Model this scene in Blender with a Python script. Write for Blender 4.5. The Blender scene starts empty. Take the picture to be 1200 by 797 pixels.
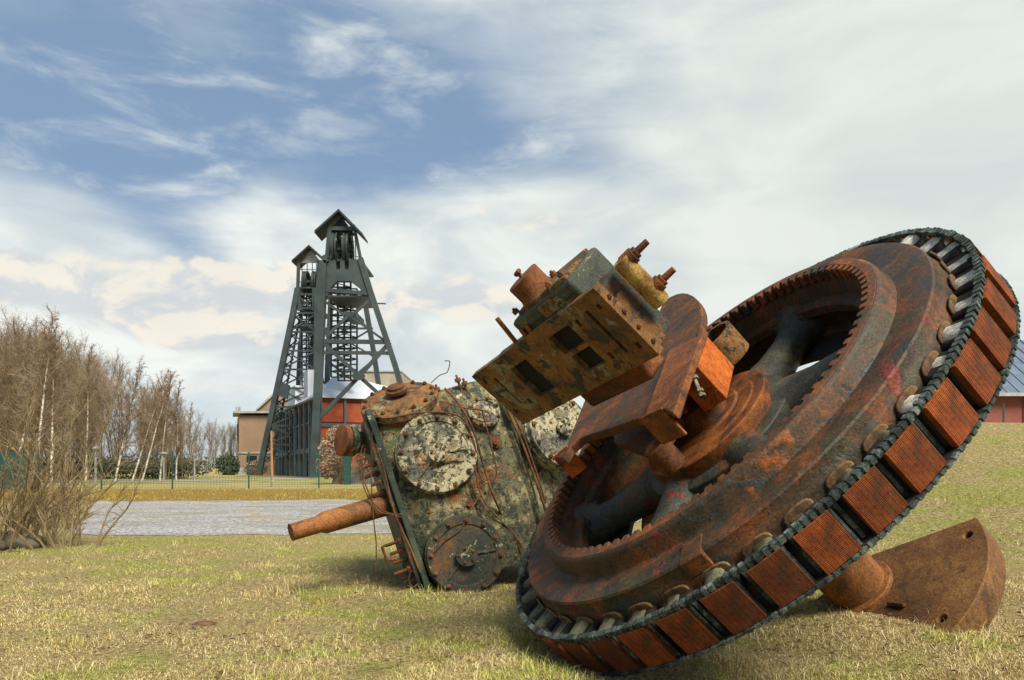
import bpy, bmesh, math, random
import numpy as np
from mathutils import Vector, Matrix, noise
R = math.radians
PI = math.pi
V = Vector
rnd = random.Random(7)
scene = bpy.context.scene
COL = scene.collection

# ------------------------------------------------------------------ camera
cam = bpy.data.cameras.new('camera'); cam_o = bpy.data.objects.new('camera', cam); COL.objects.link(cam_o)
cam_o.location = (0, 0, 1.0); cam_o.rotation_euler = (R(90), 0, 0)
cam.sensor_width = 36; cam.lens = 876 / 1200 * 36; cam.shift_y = 149.5 / 1200
cam.clip_start = 0.05; cam.clip_end = 3000
scene.camera = cam_o
F = 876.0
def at(px, py, Y): return V(((px - 600) / F * Y, Y, 1 + (548 - py) / F * Y))

# ------------------------------------------------------------------ light
SUN_EL, SUN_AZ = 52, 150          # azimuth of the sun, clockwise from +Y (behind the camera, to the right)
scene.view_settings.view_transform = 'Standard'; scene.view_settings.look = 'None'
scene.view_settings.gamma = 1; scene.view_settings.exposure = 0.62
s = bpy.data.lights.new('sun', 'SUN'); s.energy = 4.3; s.angle = R(26); s.color = (1, .93, .82)
so = bpy.data.objects.new('sun', s); COL.objects.link(so)
sd = V((math.sin(R(SUN_AZ)) * math.cos(R(SUN_EL)), math.cos(R(SUN_AZ)) * math.cos(R(SUN_EL)), math.sin(R(SUN_EL))))
so.rotation_euler = sd.to_track_quat('Z', 'Y').to_euler(); so.location = (0, 0, 60)

class NT:
    """small helper for node trees"""
    def __init__(s, t): s.t = t; s.t.nodes.clear()
    def n(s, kind, **kw):
        nd = s.t.nodes.new(kind)
        for k, v in kw.items():
            if k == 'ins':
                for i, x in v.items():
                    if isinstance(x, bpy.types.NodeSocket): s.t.links.new(x, nd.inputs[i])
                    elif x is not None: nd.inputs[i].default_value = x
            else: setattr(nd, k, v)
        return nd
    def math(s, op, a, b=None, c=None, clamp=False):
        nd = s.t.nodes.new('ShaderNodeMath'); nd.operation = op; nd.use_clamp = clamp
        for i, x in enumerate((a, b, c)):
            if x is None: continue
            if isinstance(x, bpy.types.NodeSocket): s.t.links.new(x, nd.inputs[i])
            else: nd.inputs[i].default_value = x
        return nd.outputs[0]
    def mix(s, f, a, b, mode='MIX'):
        nd = s.t.nodes.new('ShaderNodeMix'); nd.data_type = 'RGBA'; nd.blend_type = mode; nd.clamp_factor = True
        for i, x in ((0, f), (6, a), (7, b)):
            if isinstance(x, bpy.types.NodeSocket): s.t.links.new(x, nd.inputs[i])
            elif i == 0: nd.inputs[i].default_value = x
            else: nd.inputs[i].default_value = (*x, 1) if len(x) == 3 else x
        return nd.outputs[2]
    def noise(s, vec, scale, detail=6, rough=.6, dist=0., dim='3D'):
        nd = s.t.nodes.new('ShaderNodeTexNoise'); nd.noise_dimensions = dim
        nd.inputs['Scale'].default_value = scale; nd.inputs['Detail'].default_value = detail
        nd.inputs['Roughness'].default_value = rough; nd.inputs['Distortion'].default_value = dist
        s.t.links.new(vec, nd.inputs['Vector']); return nd.outputs['Fac']
    def ramp(s, f, stops, interp='LINEAR'):
        nd = s.t.nodes.new('ShaderNodeValToRGB'); cr = nd.color_ramp; cr.interpolation = interp
        while len(cr.elements) < len(stops): cr.elements.new(.5)
        for e, (p, c) in zip(cr.elements, stops):
            e.position = p; e.color = (*c, 1) if len(c) == 3 else c
        s.t.links.new(f, nd.inputs[0]); return nd.outputs[0]
    def step(s, f, lo, hi):
        nd = s.t.nodes.new('ShaderNodeMapRange'); nd.interpolation_type = 'SMOOTHSTEP'; nd.clamp = True
        s.t.links.new(f, nd.inputs[0]); nd.inputs[1].default_value = lo; nd.inputs[2].default_value = hi
        return nd.outputs[0]
    def scalevec(s, vec, sc):
        nd = s.t.nodes.new('ShaderNodeMapping'); nd.inputs['Scale'].default_value = sc
        s.t.links.new(vec, nd.inputs[0]); return nd.outputs[0]

# ------------------------------------------------------------------ sky
w = bpy.data.worlds.new('World'); scene.world = w; w.use_nodes = True
T = NT(w.node_tree)
sky = T.n('ShaderNodeTexSky', sky_type='NISHITA', sun_disc=False, sun_elevation=R(SUN_EL), sun_rotation=R(SUN_AZ))
sky.air_density = 1.0; sky.dust_density = 0.6; sky.ozone_density = 1.6
tc = T.n('ShaderNodeTexCoord'); sep = T.n('ShaderNodeSeparateXYZ', ins={0: tc.outputs['Generated']})
AZ = T.math('ARCTAN2', sep.outputs[0], sep.outputs[1])
EL = T.math('ARCSINE', sep.outputs[2])
vec = T.n('ShaderNodeCombineXYZ', ins={0: AZ, 1: EL, 2: 0.0}).outputs[0]
wv = T.scalevec(vec, (2.2, 5.2, 1))
n1 = T.noise(wv, 1.3, 7, .52, .5); n2 = T.noise(wv, 4.5, 6, .55, .3)
def blob(px, py, sx, sy, rot=0):
    az = math.atan((px - 600) / F); el = math.atan((548 - py) / math.hypot(F, px - 600))
    mp = T.n('ShaderNodeMapping'); mp.vector_type = 'TEXTURE'
    mp.inputs['Location'].default_value = (az, el, 0); mp.inputs['Rotation'].default_value = (0, 0, R(rot))
    mp.inputs['Scale'].default_value = (sx / F, sy / F, 1)
    T.t.links.new(vec, mp.inputs[0])
    ln = T.n('ShaderNodeVectorMath', operation='LENGTH', ins={0: mp.outputs[0]}).outputs['Value']
    return T.math('EXPONENT', T.math('MULTIPLY', T.math('MULTIPLY', ln, ln), -1.0))
def total(lst):
    acc = None
    for wgt, b in lst:
        acc = T.math('MULTIPLY', b, wgt) if acc is None else T.math('MULTIPLY_ADD', b, wgt, acc)
    return acc
cov = total([(1.1, blob(1150, 120, 420, 420)), (.5, blob(560, 40, 150, 75, -15)), (.30, blob(240, 60, 60, 60, -30)),
             (.55, blob(60, 245, 150, 55, -8)), (.6, blob(310, 230, 90, 70)), (.75, blob(620, 270, 190, 48, 4)),
             (.8, blob(560, 400, 600, 90)), (.6, blob(60, 350, 260, 60)), (-.22, blob(60, 110, 260, 90, 5)), (.55, blob(860, 320, 220, 110)),
             (-.62, blob(400, 130, 290, 80, 14)), (-.5, blob(700, 195, 150, 45, -12)), (-.5, blob(215, 285, 70, 26, -20)), (-.25, blob(200, 170, 110, 50))])
n5 = T.noise(T.scalevec(vec, (1.3, 6.5, 1)), 3.1, 7, .6, .8)
nn = T.math('MULTIPLY_ADD', n5, .55, T.math('MULTIPLY_ADD', n2, .35, T.math('MULTIPLY', n1, .85)))
fac = T.step(T.math('ADD', nn, cov), .70, 1.62)
# warm lit cumulus banks low in the sky
cum = total([(1., blob(110, 335, 150, 34, 3)), (.9, blob(240, 392, 110, 20)), (.5, blob(640, 262, 120, 26)), (.8, blob(520, 350, 170, 30)), (.6, blob(300, 330, 90, 36))])
n3 = T.noise(T.scalevec(vec, (3.2, 6, 1)), 3.4, 10, .56, .5)
upv = T.n('ShaderNodeVectorMath', operation='ADD', ins={0: vec, 1: (-.008, .022, 0)}).outputs[0]
n3b = T.noise(T.scalevec(upv, (3.2, 6, 1)), 3.4, 5, .5, .5)
lit = T.step(T.math('SUBTRACT', n3, n3b), -.07, .09)
cumf = T.step(T.math('MULTIPLY_ADD', cum, .60, n3), .69, .93)
grey = T.noise(wv, 2.1, 5, .5, .4)
cl = T.ramp(grey, [(.30, (3.9, 4.6, 5.6)), (.44, (5.5, 6.1, 6.3)), (.60, (7.7, 8.0, 7.6))])
cl = T.mix(T.math('MULTIPLY', blob(1120, 130, 480, 420), .75), cl, (6.2, 6.6, 6.2))
cl = T.mix(T.math('MULTIPLY', cumf, .85), cl, T.mix(lit, (5.5, 5.8, 6.0), (7.9, 7.35, 6.4)))
wisp = T.math('MULTIPLY', T.step(T.noise(T.scalevec(vec, (2.2, 6.5, 1)), 3.0, 9, .6, .35), .44, .80), .85)
bluecol = T.mix(.72, T.mix(1.0, sky.outputs[0], (1.0, 1.0, 1.05), 'MULTIPLY'), (2.15, 3.15, 4.5))
skycol = T.mix(T.math('MAXIMUM', T.math('MAXIMUM', fac, wisp), T.math('MULTIPLY', cumf, .95)), bluecol, cl)
bg = T.n('ShaderNodeBackground', ins={0: skycol, 1: 0.078})
T.n('ShaderNodeOutputWorld', ins={0: bg.outputs[0]})

# ------------------------------------------------------------------ materials
def newmat(name):
    m = bpy.data.materials.new(name); m.use_nodes = True
    t = NT(m.node_tree)
    tc = t.n('ShaderNodeTexCoord').outputs['Object']
    b = t.n('ShaderNodeBsdfPrincipled'); t.n('ShaderNodeOutputMaterial', ins={0: b.outputs[0]})
    return m, t, tc, b
def setin(t, b, k, x):
    if isinstance(x, bpy.types.NodeSocket): t.t.links.new(x, b.inputs[k])
    else: b.inputs[k].default_value = (*x, 1) if isinstance(x, tuple) else x
def bump(t, b, h, strength=.5, dist=.01, prev=None):
    nd = t.n('ShaderNodeBump', ins={'Height': h, 'Strength': strength, 'Distance': dist})
    if prev is not None: t.t.links.new(prev, nd.inputs['Normal'])
    t.t.links.new(nd.outputs[0], b.inputs['Normal']); return nd.outputs[0]

def rusty(name, stops, scale=6, rough=(.55, .85), paint=None, pf=(.5, .56), bstr=.5, metallic=0.15, extra=None, spots=None, streak=None):
    """rust in several tones, with worn paint over it and pitting"""
    m, t, tc, b = newmat(name)
    na = t.noise(tc, scale, 10, .68, .4); nb = t.noise(tc, scale * 7, 8, .7); nc = t.noise(tc, scale * .35, 4, .6, .6)
    mixn = t.math('ADD', t.math('MULTIPLY', na, .55), t.math('ADD', t.math('MULTIPLY', nb, .25), t.math('MULTIPLY', nc, .25)))
    col = t.ramp(mixn, stops)
    hgt = t.math('ADD', t.math('MULTIPLY', nb, .6), t.math('MULTIPLY', na, .6))
    if streak:
        st = t.noise(t.scalevec(tc, streak[0]), 5, 7, .65)
        col = t.mix(t.math('MULTIPLY', t.step(st, .5, .66), streak[2]), col, streak[1])
    if paint:
        for k, (pc, lo, hi, sc) in enumerate(paint):
            off = t.n('ShaderNodeVectorMath', operation='ADD', ins={0: tc, 1: (k * 7.3 + 1.1, k * 3.1, 2.2 * k)}).outputs[0]
            pn = t.math('ADD', t.math('MULTIPLY', t.noise(off, sc, 10, .66, .5), .75), t.math('MULTIPLY', t.noise(off, sc * 5, 6, .7), .25))
            msk = t.step(pn, lo, hi)
            pcn = t.mix(t.noise(off, sc * 9, 4, .6), pc, tuple(c * .55 for c in pc))
            col = t.mix(msk, col, pcn)
            hgt = t.math('ADD', hgt, t.math('MULTIPLY', msk, .45))
    if spots:
        vo = t.n('ShaderNodeTexVoronoi', ins={'Vector': tc, 'Scale': spots[1]}).outputs['Distance']
        sp = t.math('MULTIPLY', t.math('SUBTRACT', 1.0, t.step(vo, .12, .3)), t.step(nc, .45, .6))
        col = t.mix(sp, col, spots[0])
    if name == 'engine_lichen_paint':
        zz = t.n('ShaderNodeSeparateXYZ', ins={0: tc}).outputs[2]
        mo = t.math('MULTIPLY', t.step(t.math('ADD', t.noise(tc, 5, 8, .7), t.math('MULTIPLY', zz, -.55)), .12, .30), .8)
        col = t.mix(mo, col, t.ramp(nb, [(.4, (.015, .02, .012)), (.6, (.06, .075, .04)), (.7, (.2, .22, .12))]))
    nf = t.noise(tc, scale * 24, 5, .75); nst = t.noise(t.scalevec(tc, (1, 1, .35)), scale * 1.6, 6, .7, .8)
    col = t.mix(1.0, col, t.ramp(nf, [(.34, (.45, .42, .40)), (.5, (1, 1, 1)), (.66, (1.55, 1.5, 1.4))]), 'MULTIPLY')
    col = t.mix(t.math('MULTIPLY', t.step(nst, .52, .66), .6), col, (.022, .018, .013))
    setin(t, b, 'Base Color', col)
    setin(t, b, 'Roughness', t.n('ShaderNodeMapRange', ins={0: na, 1: .3, 2: .7, 3: rough[0], 4: rough[1]}).outputs[0])
    setin(t, b, 'Metallic', metallic * .3); setin(t, b, 'Specular IOR Level', .3)
    bump(t, b, t.math('MULTIPLY_ADD', nf, .35, hgt), min(1, bstr * 1.4), .012)
    return m
DK = (.014, .012, .009); RD = (.13, .038, .010); RO = (.23, .062, .012); RB = (.38, .11, .018); GR = (.05, .055, .05)
M = {}
M['rust_bright'] = rusty('bright_orange_rust', [(.38, RD), (.46, (.30, .066, .007)), (.55, (.50, .115, .008)), (.68, (.60, .20, .03))], 9, bstr=.6)
M['rust_mid'] = rusty('brown_orange_rust', [(.38, DK), (.46, (.085, .032, .011)), (.55, (.21, .066, .012)), (.67, (.34, .13, .03))], 6, bstr=.4)
M['rust_dark'] = rusty('dark_brown_rust', [(.36, DK), (.45, (.055, .022, .009)), (.56, (.16, .050, .011)), (.68, (.27, .11, .025))], 6)
M['rust_smooth'] = rusty('smooth_pipe_rust', [(.36, (.06, .024, .009)), (.47, (.15, .058, .014)), (.57, (.24, .092, .022)), (.68, (.30, .14, .04))], 3.4, bstr=.25, streak=((.3, 3, .3), (.1, .06, .03), .5))
M['rim'] = rusty('wheel_rim_worn_paint', [(.38, (.014, .014, .011)), (.46, (.038, .032, .020)), (.54, (.078, .042, .020)), (.61, (.17, .055, .015)), (.70, (.33, .11, .02))], 3.4,
                 paint=[((.36, .11, .02), .54, .64, 1.3), ((.065, .062, .032), .54, .60, 1.9), ((.21, .045, .025), .575, .62, 2.6), ((.045, .052, .05), .57, .60, 6.0)], rough=(.38, .75), bstr=.35)
M['ringrust'] = rusty('gear_ring_rust', [(.36, (.025, .02, .012)), (.46, (.07, .038, .018)), (.56, (.17, .058, .018)), (.67, (.34, .11, .02))], 3.2, paint=[((.07, .065, .04), .56, .62, 2.2)], bstr=.3)
M['hubgrey'] = rusty('spoke_grey_paint', [(.36, (.012, .012, .010)), (.48, (.035, .036, .030)), (.6, (.065, .065, .045)), (.72, (.12, .09, .05))], 4,
                     paint=[((.25, .03, .02), .60, .63, 3.0), ((.19, .070, .02), .53, .62, 3), ((.10, .10, .055), .54, .62, 5)], rough=(.35, .7), bstr=.3)
M['patina'] = rusty('green_black_patina', [(.38, (.010, .012, .011)), (.48, (.026, .034, .030)), (.56, (.085, .115, .098)), (.66, (.30, .36, .29))], 14, bstr=.7, metallic=.3)
M['coilwhite'] = rusty('weathered_white_insulation', [(.36, (.04, .032, .018)), (.45, (.14, .11, .06)), (.54, (.34, .31, .23)), (.64, (.58, .55, .46))], 7, metallic=0, spots=((.3, .16, .02), 14))
M['coilmoss'] = rusty('mossy_brown_insulation', [(.35, (.025, .022, .012)), (.48, (.08, .075, .04)), (.6, (.16, .15, .08)), (.7, (.24, .20, .11))], 9, metallic=0)
M['coilpad'] = rusty('yellowed_coil_washer', [(.35, (.025, .015, .010)), (.48, (.09, .045, .02)), (.6, (.19, .11, .04)), (.7, (.36, .30, .15))], 9, metallic=0)
M['rust_web'] = rusty('dark_web_rust', [(.38, DK), (.46, (.045, .024, .011)), (.56, (.11, .042, .013)), (.66, (.27, .09, .02))], 5, paint=[((.07, .065, .04), .54, .60, 3)])
M['rust_olive'] = rusty('olive_brown_rust', [(.36, (.03, .018, .009)), (.46, (.09, .045, .018)), (.56, (.15, .070, .022)), (.68, (.24, .13, .04))], 3.2, bstr=.3, paint=[((.20, .13, .06), .60, .66, 5)])
M['coilbright'] = rusty('pale_insulation', [(.36, (.08, .06, .035)), (.44, (.34, .31, .23)), (.54, (.60, .57, .48)), (.66, (.72, .70, .62))], 7, metallic=0)
M['black'] = rusty('black_iron_and_shade', [(.3, (.006, .006, .006)), (.55, (.018, .015, .012)), (.75, (.05, .03, .015))], 9, rough=(.6, .9))  # black iron of the pole cores, also painted shade in gaps and rim
M['casting'] = rusty('flaking_yellow_casting', [(.36, DK), (.44, (.085, .05, .02)), (.53, (.19, .085, .022)), (.66, (.30, .15, .04))], 8,
                     paint=[((.30, .27, .15), .54, .60, 4.6), ((.05, .055, .04), .55, .58, 9)], bstr=.6)
M['castgreen'] = rusty('dark_green_casting', [(.36, (.015, .016, .012)), (.5, (.045, .055, .042)), (.62, (.08, .085, .06)), (.72, (.26, .20, .07))], 6,
                       paint=[((.40, .32, .11), .57, .60, 4.5), ((.20, .075, .02), .54, .61, 5)], bstr=.5)
M['rodyellow'] = rusty('yellow_rod', [(.36, (.04, .03, .015)), (.46, (.20, .10, .02)), (.56, (.42, .27, .06)), (.68, (.5, .36, .12))], 10, bstr=.6)
M['engine'] = rusty('engine_lichen_paint', [(.36, (.022, .026, .018)), (.45, (.060, .066, .042)), (.54, (.12, .12, .07)), (.64, (.22, .14, .05))], 8,
                    paint=[((.37, .33, .17), .45, .53, 2.2), ((.055, .065, .042), .50, .58, 11), ((.16, .21, .09), .52, .60, 4.5), ((.52, .46, .26), .57, .60, 8), ((.28, .11, .03), .52, .62, 2.4), ((.03, .034, .024), .56, .60, 20)], rough=(.5, .85), bstr=.9, metallic=0,
                    streak=((7, 7, .8), (.13, .06, .02), .7))
M['enginelight'] = rusty('cover_lichen_paint', [(.36, (.02, .022, .018)), (.46, (.08, .08, .055)), (.56, (.22, .18, .09)), (.66, (.35, .25, .10))], 6,
                    paint=[((.50, .45, .27), .41, .47, 4), ((.15, .15, .11), .50, .57, 3.0), ((.34, .14, .04), .56, .62, 5), ((.045, .05, .038), .525, .56, 24)], rough=(.5, .85), bstr=.8, metallic=0)
M['enginedark'] = rusty('dark_mossy_cover', [(.38, (.008, .009, .008)), (.47, (.020, .023, .016)), (.55, (.05, .045, .025)), (.64, (.15, .065, .02))], 6,
                    paint=[((.30, .33, .20), .57, .60, 12), ((.25, .13, .03), .60, .66, 6)], rough=(.4, .8), bstr=.6, metallic=0)
M['engflange'] = rusty('mossy_green_flange', [(.36, (.008, .010, .008)), (.5, (.025, .036, .024)), (.62, (.06, .08, .045)), (.72, (.15, .10, .04))], 7,
                    paint=[((.35, .38, .22), .60, .63, 6)], bstr=.6, metallic=0)
M['boltrust'] = rusty('rusty_bolts', [(.40, (.025, .014, .009)), (.5, (.10, .040, .014)), (.62, (.22, .085, .022))], 9)
M['wire'] = rusty('rusty_wire', [(.40, (.02, .011, .008)), (.5, (.085, .036, .014)), (.62, (.20, .085, .03))], 7)

def laminated():
    m, t, tc, b = newmat('laminated_rust_pole_face')
    uv = t.n('ShaderNodeUVMap'); uv.uv_map = 'uv'
    sp = t.n('ShaderNodeSeparateXYZ', ins={0: uv.outputs[0]})
    fine = t.n('ShaderNodeTexWave', wave_type='BANDS', bands_direction='Y', ins={'Vector': uv.outputs[0], 'Scale': 9, 'Distortion': 1.2, 'Detail': 3})
    gro = t.math('ABSOLUTE', t.math('SUBTRACT', t.math('FRACT', t.math('MULTIPLY', sp.outputs[0], 7.0)), .5))
    gm = t.step(gro, .06, .0)
    g2 = t.step(gro, .0, .07)
    na = t.noise(tc, 9, 9, .7); nb = t.noise(tc, 50, 5, .7)
    lamn = t.noise(t.scalevec(uv.outputs[0], (1.5, 60, 1)), 3, 4, .6)
    mixn = t.math('ADD', t.math('MULTIPLY', na, .5), t.math('ADD', t.math('MULTIPLY', nb, .2), t.math('MULTIPLY', lamn, .3)))
    col = t.ramp(mixn, [(.34, (.05, .016, .008)), (.43, (.19, .045, .010)), (.53, (.37, .092, .014)), (.64, (.50, .17, .035))])
    col = t.mix(t.math('MULTIPLY', t.math('SUBTRACT', 1, g2), .75), col, (.03, .012, .006))
    col = t.mix(t.math('MULTIPLY', t.step(fine.outputs['Fac'], .35, .05), .45), col, (.05, .02, .008))
    oi = t.n('ShaderNodeObjectInfo').outputs['Random']; col = t.mix(1.0, col, t.ramp(oi, [(0, (.50, .50, .55)), (.5, (.85, .8, .8)), (1, (1.15, 1.05, 1.0))]), 'MULTIPLY')
    stn = t.noise(tc, 5.5, 6, .7, 1.0); col = t.mix(t.math('MULTIPLY', t.step(stn, .54, .66), .6), col, (.05, .035, .018))
    setin(t, b, 'Base Color', col); setin(t, b, 'Roughness', .85); setin(t, b, 'Specular IOR Level', .25)
    h = t.math('ADD', t.math('MULTIPLY', fine.outputs['Fac'], .5), t.math('ADD', t.math('MULTIPLY', nb, .6), g2))
    bump(t, b, h, 1.0, .008)
    return m
M['lam'] = laminated()
M['portshade'] = None

def plain(name, c, rough=.7, var=.25, scale=3, bstr=.2, metallic=0., c2=None, sv=None):
    m, t, tc, b = newmat(name)
    v_ = tc if sv is None else t.scalevec(tc, sv)
    n = t.noise(v_, scale, 7, .65)
    c2 = c2 or tuple(x * (1 - var * 1.6) for x in c)
    setin(t, b, 'Base Color', t.ramp(n, [(.35, c2), (.62, c)])); setin(t, b, 'Roughness', rough); setin(t, b, 'Metallic', metallic)
    bump(t, b, n, bstr, .02)
    return m
M['portshade'] = plain('black_port_shade', (.006, .005, .005), .95, .2, 9)  # near-black colour that paints the shade inside the ports
M['steel'] = plain('headframe_green_steel', (.042, .060, .058), .55, .3, .6, c2=(.022, .031, .031))
M['steeldark'] = plain('headframe_dark_steel', (.022, .033, .032), .6, .3, .6)
M['roofmetal'] = plain('weathered_zinc_roof', (.50, .50, .49), .5, .2, .8, c2=(.30, .30, .30))
M['whiteroof'] = plain('pale_metal_roof', (.62, .64, .66), .4, .1, .3, sv=(1, 1, 1))
M['orangepanel'] = plain('orange_cladding', (.46, .085, .018), .7, .25, .7, c2=(.24, .045, .015))
M['redpanel'] = plain('dark_red_brick_panel', (.17, .05, .026), .8, .3, .9)
M['glass'] = plain('dark_window_glass', (.02, .026, .028), .12, .4, .4)
M['frame'] = plain('blue_grey_frame', (.10, .13, .15), .5, .2, 1)
M['concrete'] = plain('pale_concrete_trim', (.42, .42, .38), .8, .3, 1)
M['beige'] = plain('beige_rendered_wall', (.40, .36, .27), .85, .2, .5)
M['bark'] = plain('brown_bark', (.26, .185, .10), .9, .3, 1, c2=(.14, .10, .05))
M['barkgreen'] = plain('olive_bark', (.27, .215, .10), .9, .3, 1, c2=(.14, .115, .05))
M['twig'] = plain('red_brown_twigs', (.29, .205, .125), .9, .3, 1, c2=(.16, .11, .062))
M['twigpale'] = plain('straw_brown_twigs', (.32, .23, .11), .9, .3, 2, c2=(.15, .10, .045))
M['fence'] = plain('green_fence_paint', (.018, .075, .055), .5, .2, 2)
M['lamp'] = plain('pale_grey_lamp_metal', (.30, .30, .28), .5, .2, 3)
M['wood'] = plain('orange_wooden_pole', (.42, .20, .08), .8, .2, 3)
M['rock'] = plain('brown_stone', (.12, .10, .06), .9, .4, 5, .8)
M['roofblue'] = plain('blue_grey_ribbed_roof', (.11, .15, .20), .5, .2, 1)
M['leafdry'] = plain('dry_ivy_leaves', (.36, .25, .15), .8, .5, 1.4, c2=(.14, .085, .05))
M['leafgreen'] = plain('evergreen_leaves', (.06, .085, .025), .8, .5, 2, c2=(.02, .035, .012))
M['thicketleaf'] = plain('dull_undergrowth_leaves', (.12, .10, .045), .9, .5, .6, c2=(.035, .045, .02))
M['debris'] = plain('brown_turf_clod', (.16, .08, .03), .9, .4, 9, .8)

def brick(name, c1, c2, mort, scale=4.0):
    m, t, tc, b = newmat(name)
    sp = t.n('ShaderNodeSeparateXYZ', ins={0: tc})
    v_ = t.n('ShaderNodeCombineXYZ', ins={0: t.math('ADD', sp.outputs[0], sp.outputs[1]), 1: sp.outputs[2], 2: 0.0}).outputs[0]
    bt = t.n('ShaderNodeTexBrick', ins={'Vector': v_, 'Scale': scale, 'Color1': (*c1, 1), 'Color2': (*c2, 1), 'Mortar': (*mort, 1), 'Mortar Size': .03, 'Bias': 0.})
    n = t.noise(tc, .5, 8, .65)
    col = t.mix(t.step(n, .35, .65), t.mix(.5, bt.outputs[0], c2), bt.outputs[0])
    setin(t, b, 'Base Color', col); setin(t, b, 'Roughness', .85); return m
M['brick'] = brick('tan_brick', (.33, .20, .115), (.23, .14, .08), (.32, .26, .18), 6)
M['brickred'] = brick('red_brick', (.30, .075, .045), (.22, .055, .035), (.20, .09, .065))

def ground_mat():
    m, t, tc, b = newmat('winter_grass_ground')
    n0 = t.noise(tc, .35, 6, .6, .5); n1 = t.noise(tc, 2.2, 8, .65); n2 = t.noise(tc, 28, 8, .75); n3 = t.noise(tc, 110, 3, .7)
    straw = t.ramp(n2, [(.32, (.10, .07, .026)), (.5, (.38, .29, .12)), (.68, (.62, .52, .27))])
    green = t.ramp(n2, [(.32, (.08, .10, .016)), (.5, (.27, .31, .045)), (.68, (.45, .46, .12))])
    sep = t.n('ShaderNodeSeparateXYZ', ins={0: tc})
    gm = t.step(t.math('ADD', t.math('MULTIPLY', n0, .5), t.math('MULTIPLY', n1, .5)), .49, .58)
    col = t.mix(t.math('MULTIPLY', gm, .6), straw, green)
    och = t.mix(t.step(n1, .42, .60), t.ramp(n2, [(.3, (.10, .07, .02)), (.55, (.24, .17, .04)), (.7, (.36, .28, .09))]), t.ramp(n2, [(.3, (.16, .09, .02)), (.55, (.38, .22, .035)), (.7, (.48, .32, .08))]))
    band = t.math('MULTIPLY', t.step(sep.outputs[1], 19, 23), t.step(t.math('ADD', sep.outputs[1], t.math('MULTIPLY', n0, 4)), 39, 35))
    col = t.mix(band, col, och)
    farg = t.math('MULTIPLY', t.step(sep.outputs[1], 40, 46), t.step(sep.outputs[1], 100, 90))
    col = t.mix(t.math('MULTIPLY', farg, t.step(n0, .4, .6)), col, (.17, .19, .05))
    setin(t, b, 'Base Color', col); setin(t, b, 'Roughness', .95); setin(t, b, 'Specular IOR Level', .15)
    bump(t, b, t.math('ADD', n2, n3), 1, .03)
    return m
M['ground'] = ground_mat()
def gravel_mat():
    m, t, tc, b = newmat('pale_gravel')
    vo = t.n('ShaderNodeTexVoronoi', ins={'Vector': tc, 'Scale': 26.})
    n = t.noise(tc, .8, 7, .6, .4); st = t.noise(t.scalevec(tc, (.45, .6, 1)), 1.3, 8, .7, .6)
    col = t.ramp(vo.outputs['Color'], [(.15, (.14, .133, .125)), (.5, (.31, .30, .29)), (.85, (.58, .56, .54))])
    g3 = t.noise(tc, 7, 9, .85); col = t.mix(t.step(g3, .35, .65), t.mix(.35, col, (.18, .17, .16)), col)
    col = t.mix(t.math('MULTIPLY', t.step(st, .50, .60), .8), col, (.30, .25, .12))
    col = t.mix(t.math('MULTIPLY', t.step(n, .50, .66), .6), col, (.20, .175, .12))
    rt_ = t.noise(t.scalevec(tc, (.12, 1.5, 1)), 1.1, 6, .6, .4); col = t.mix(t.math('MULTIPLY', t.step(rt_, .52, .62), .4), col, (.16, .15, .13))
    setin(t, b, 'Base Color', col); setin(t, b, 'Roughness', .9)
    bump(t, b, vo.outputs['Distance'], 1, .03)
    return m
M['gravel'] = gravel_mat()
def blade_mat(name, stops, gs=1.0):
    m, t, tc, b = newmat(name)
    g = t.n('ShaderNodeNewGeometry').outputs['Random Per Island']
    n0 = t.noise(tc, .35, 6, .6, .5); n1 = t.noise(tc, 2.2, 8, .65)
    n4 = t.noise(tc, 9, 4, .6); patch = t.step(t.math('ADD', t.math('MULTIPLY', n4, .2), t.math('ADD', t.math('MULTIPLY', n0, .4), t.math('MULTIPLY', n1, .4))), .455, .57)
    brown = t.step(t.noise(t.scalevec(tc, (1, 1.6, 1)), 1.1, 7, .7, .5), .52, .66)
    straw = t.ramp(g, stops)
    green = t.ramp(g, [(0, (.10, .15, .015)), (.4, (.33, .42, .035)), (.8, (.58, .58, .10)), (1, (.75, .64, .28))])
    col = t.mix(t.math('MULTIPLY', patch, .85 * gs), straw, green)
    col = t.mix(t.math('MULTIPLY', brown, .75), col, t.mix(1.0, col, (.66, .48, .34), 'MULTIPLY'))
    setin(t, b, 'Base Color', col); setin(t, b, 'Roughness', .8); setin(t, b, 'Specular IOR Level', .2)
    return m
M['blade'] = blade_mat('dry_grass_blades', [(0, (.08, .05, .018)), (.25, (.36, .25, .08)), (.7, (.74, .58, .23)), (1, (.95, .84, .50))])
M['ochre'] = blade_mat('ochre_rough_grass', [(0, (.12, .08, .02)), (.4, (.27, .18, .04)), (.8, (.38, .27, .07)), (1, (.5, .42, .2))], .9)
M['straw'] = blade_mat('pale_straw_stalks', [(0, (.22, .15, .06)), (.4, (.45, .36, .18)), (1, (.70, .62, .42))], .25)
def birch_mat():
    m, t, tc, b = newmat('white_birch_bark')
    n = t.noise(t.scalevec(tc, (1.2, 1.2, 5)), 2.2, 6, .7); n2 = t.noise(tc, 2, 4)
    col = t.ramp(n, [(.40, (.10, .075, .05)), (.46, (.50, .44, .33)), (.62, (.80, .74, .60))])
    sp = t.n('ShaderNodeSeparateXYZ', ins={0: tc})
    col = t.mix(t.step(sp.outputs[2], 5.0, 9.0), col, (.19, .11, .06))
    setin(t, b, 'Base Color', col); setin(t, b, 'Roughness', .8); return m
M['birch'] = birch_mat()

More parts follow.
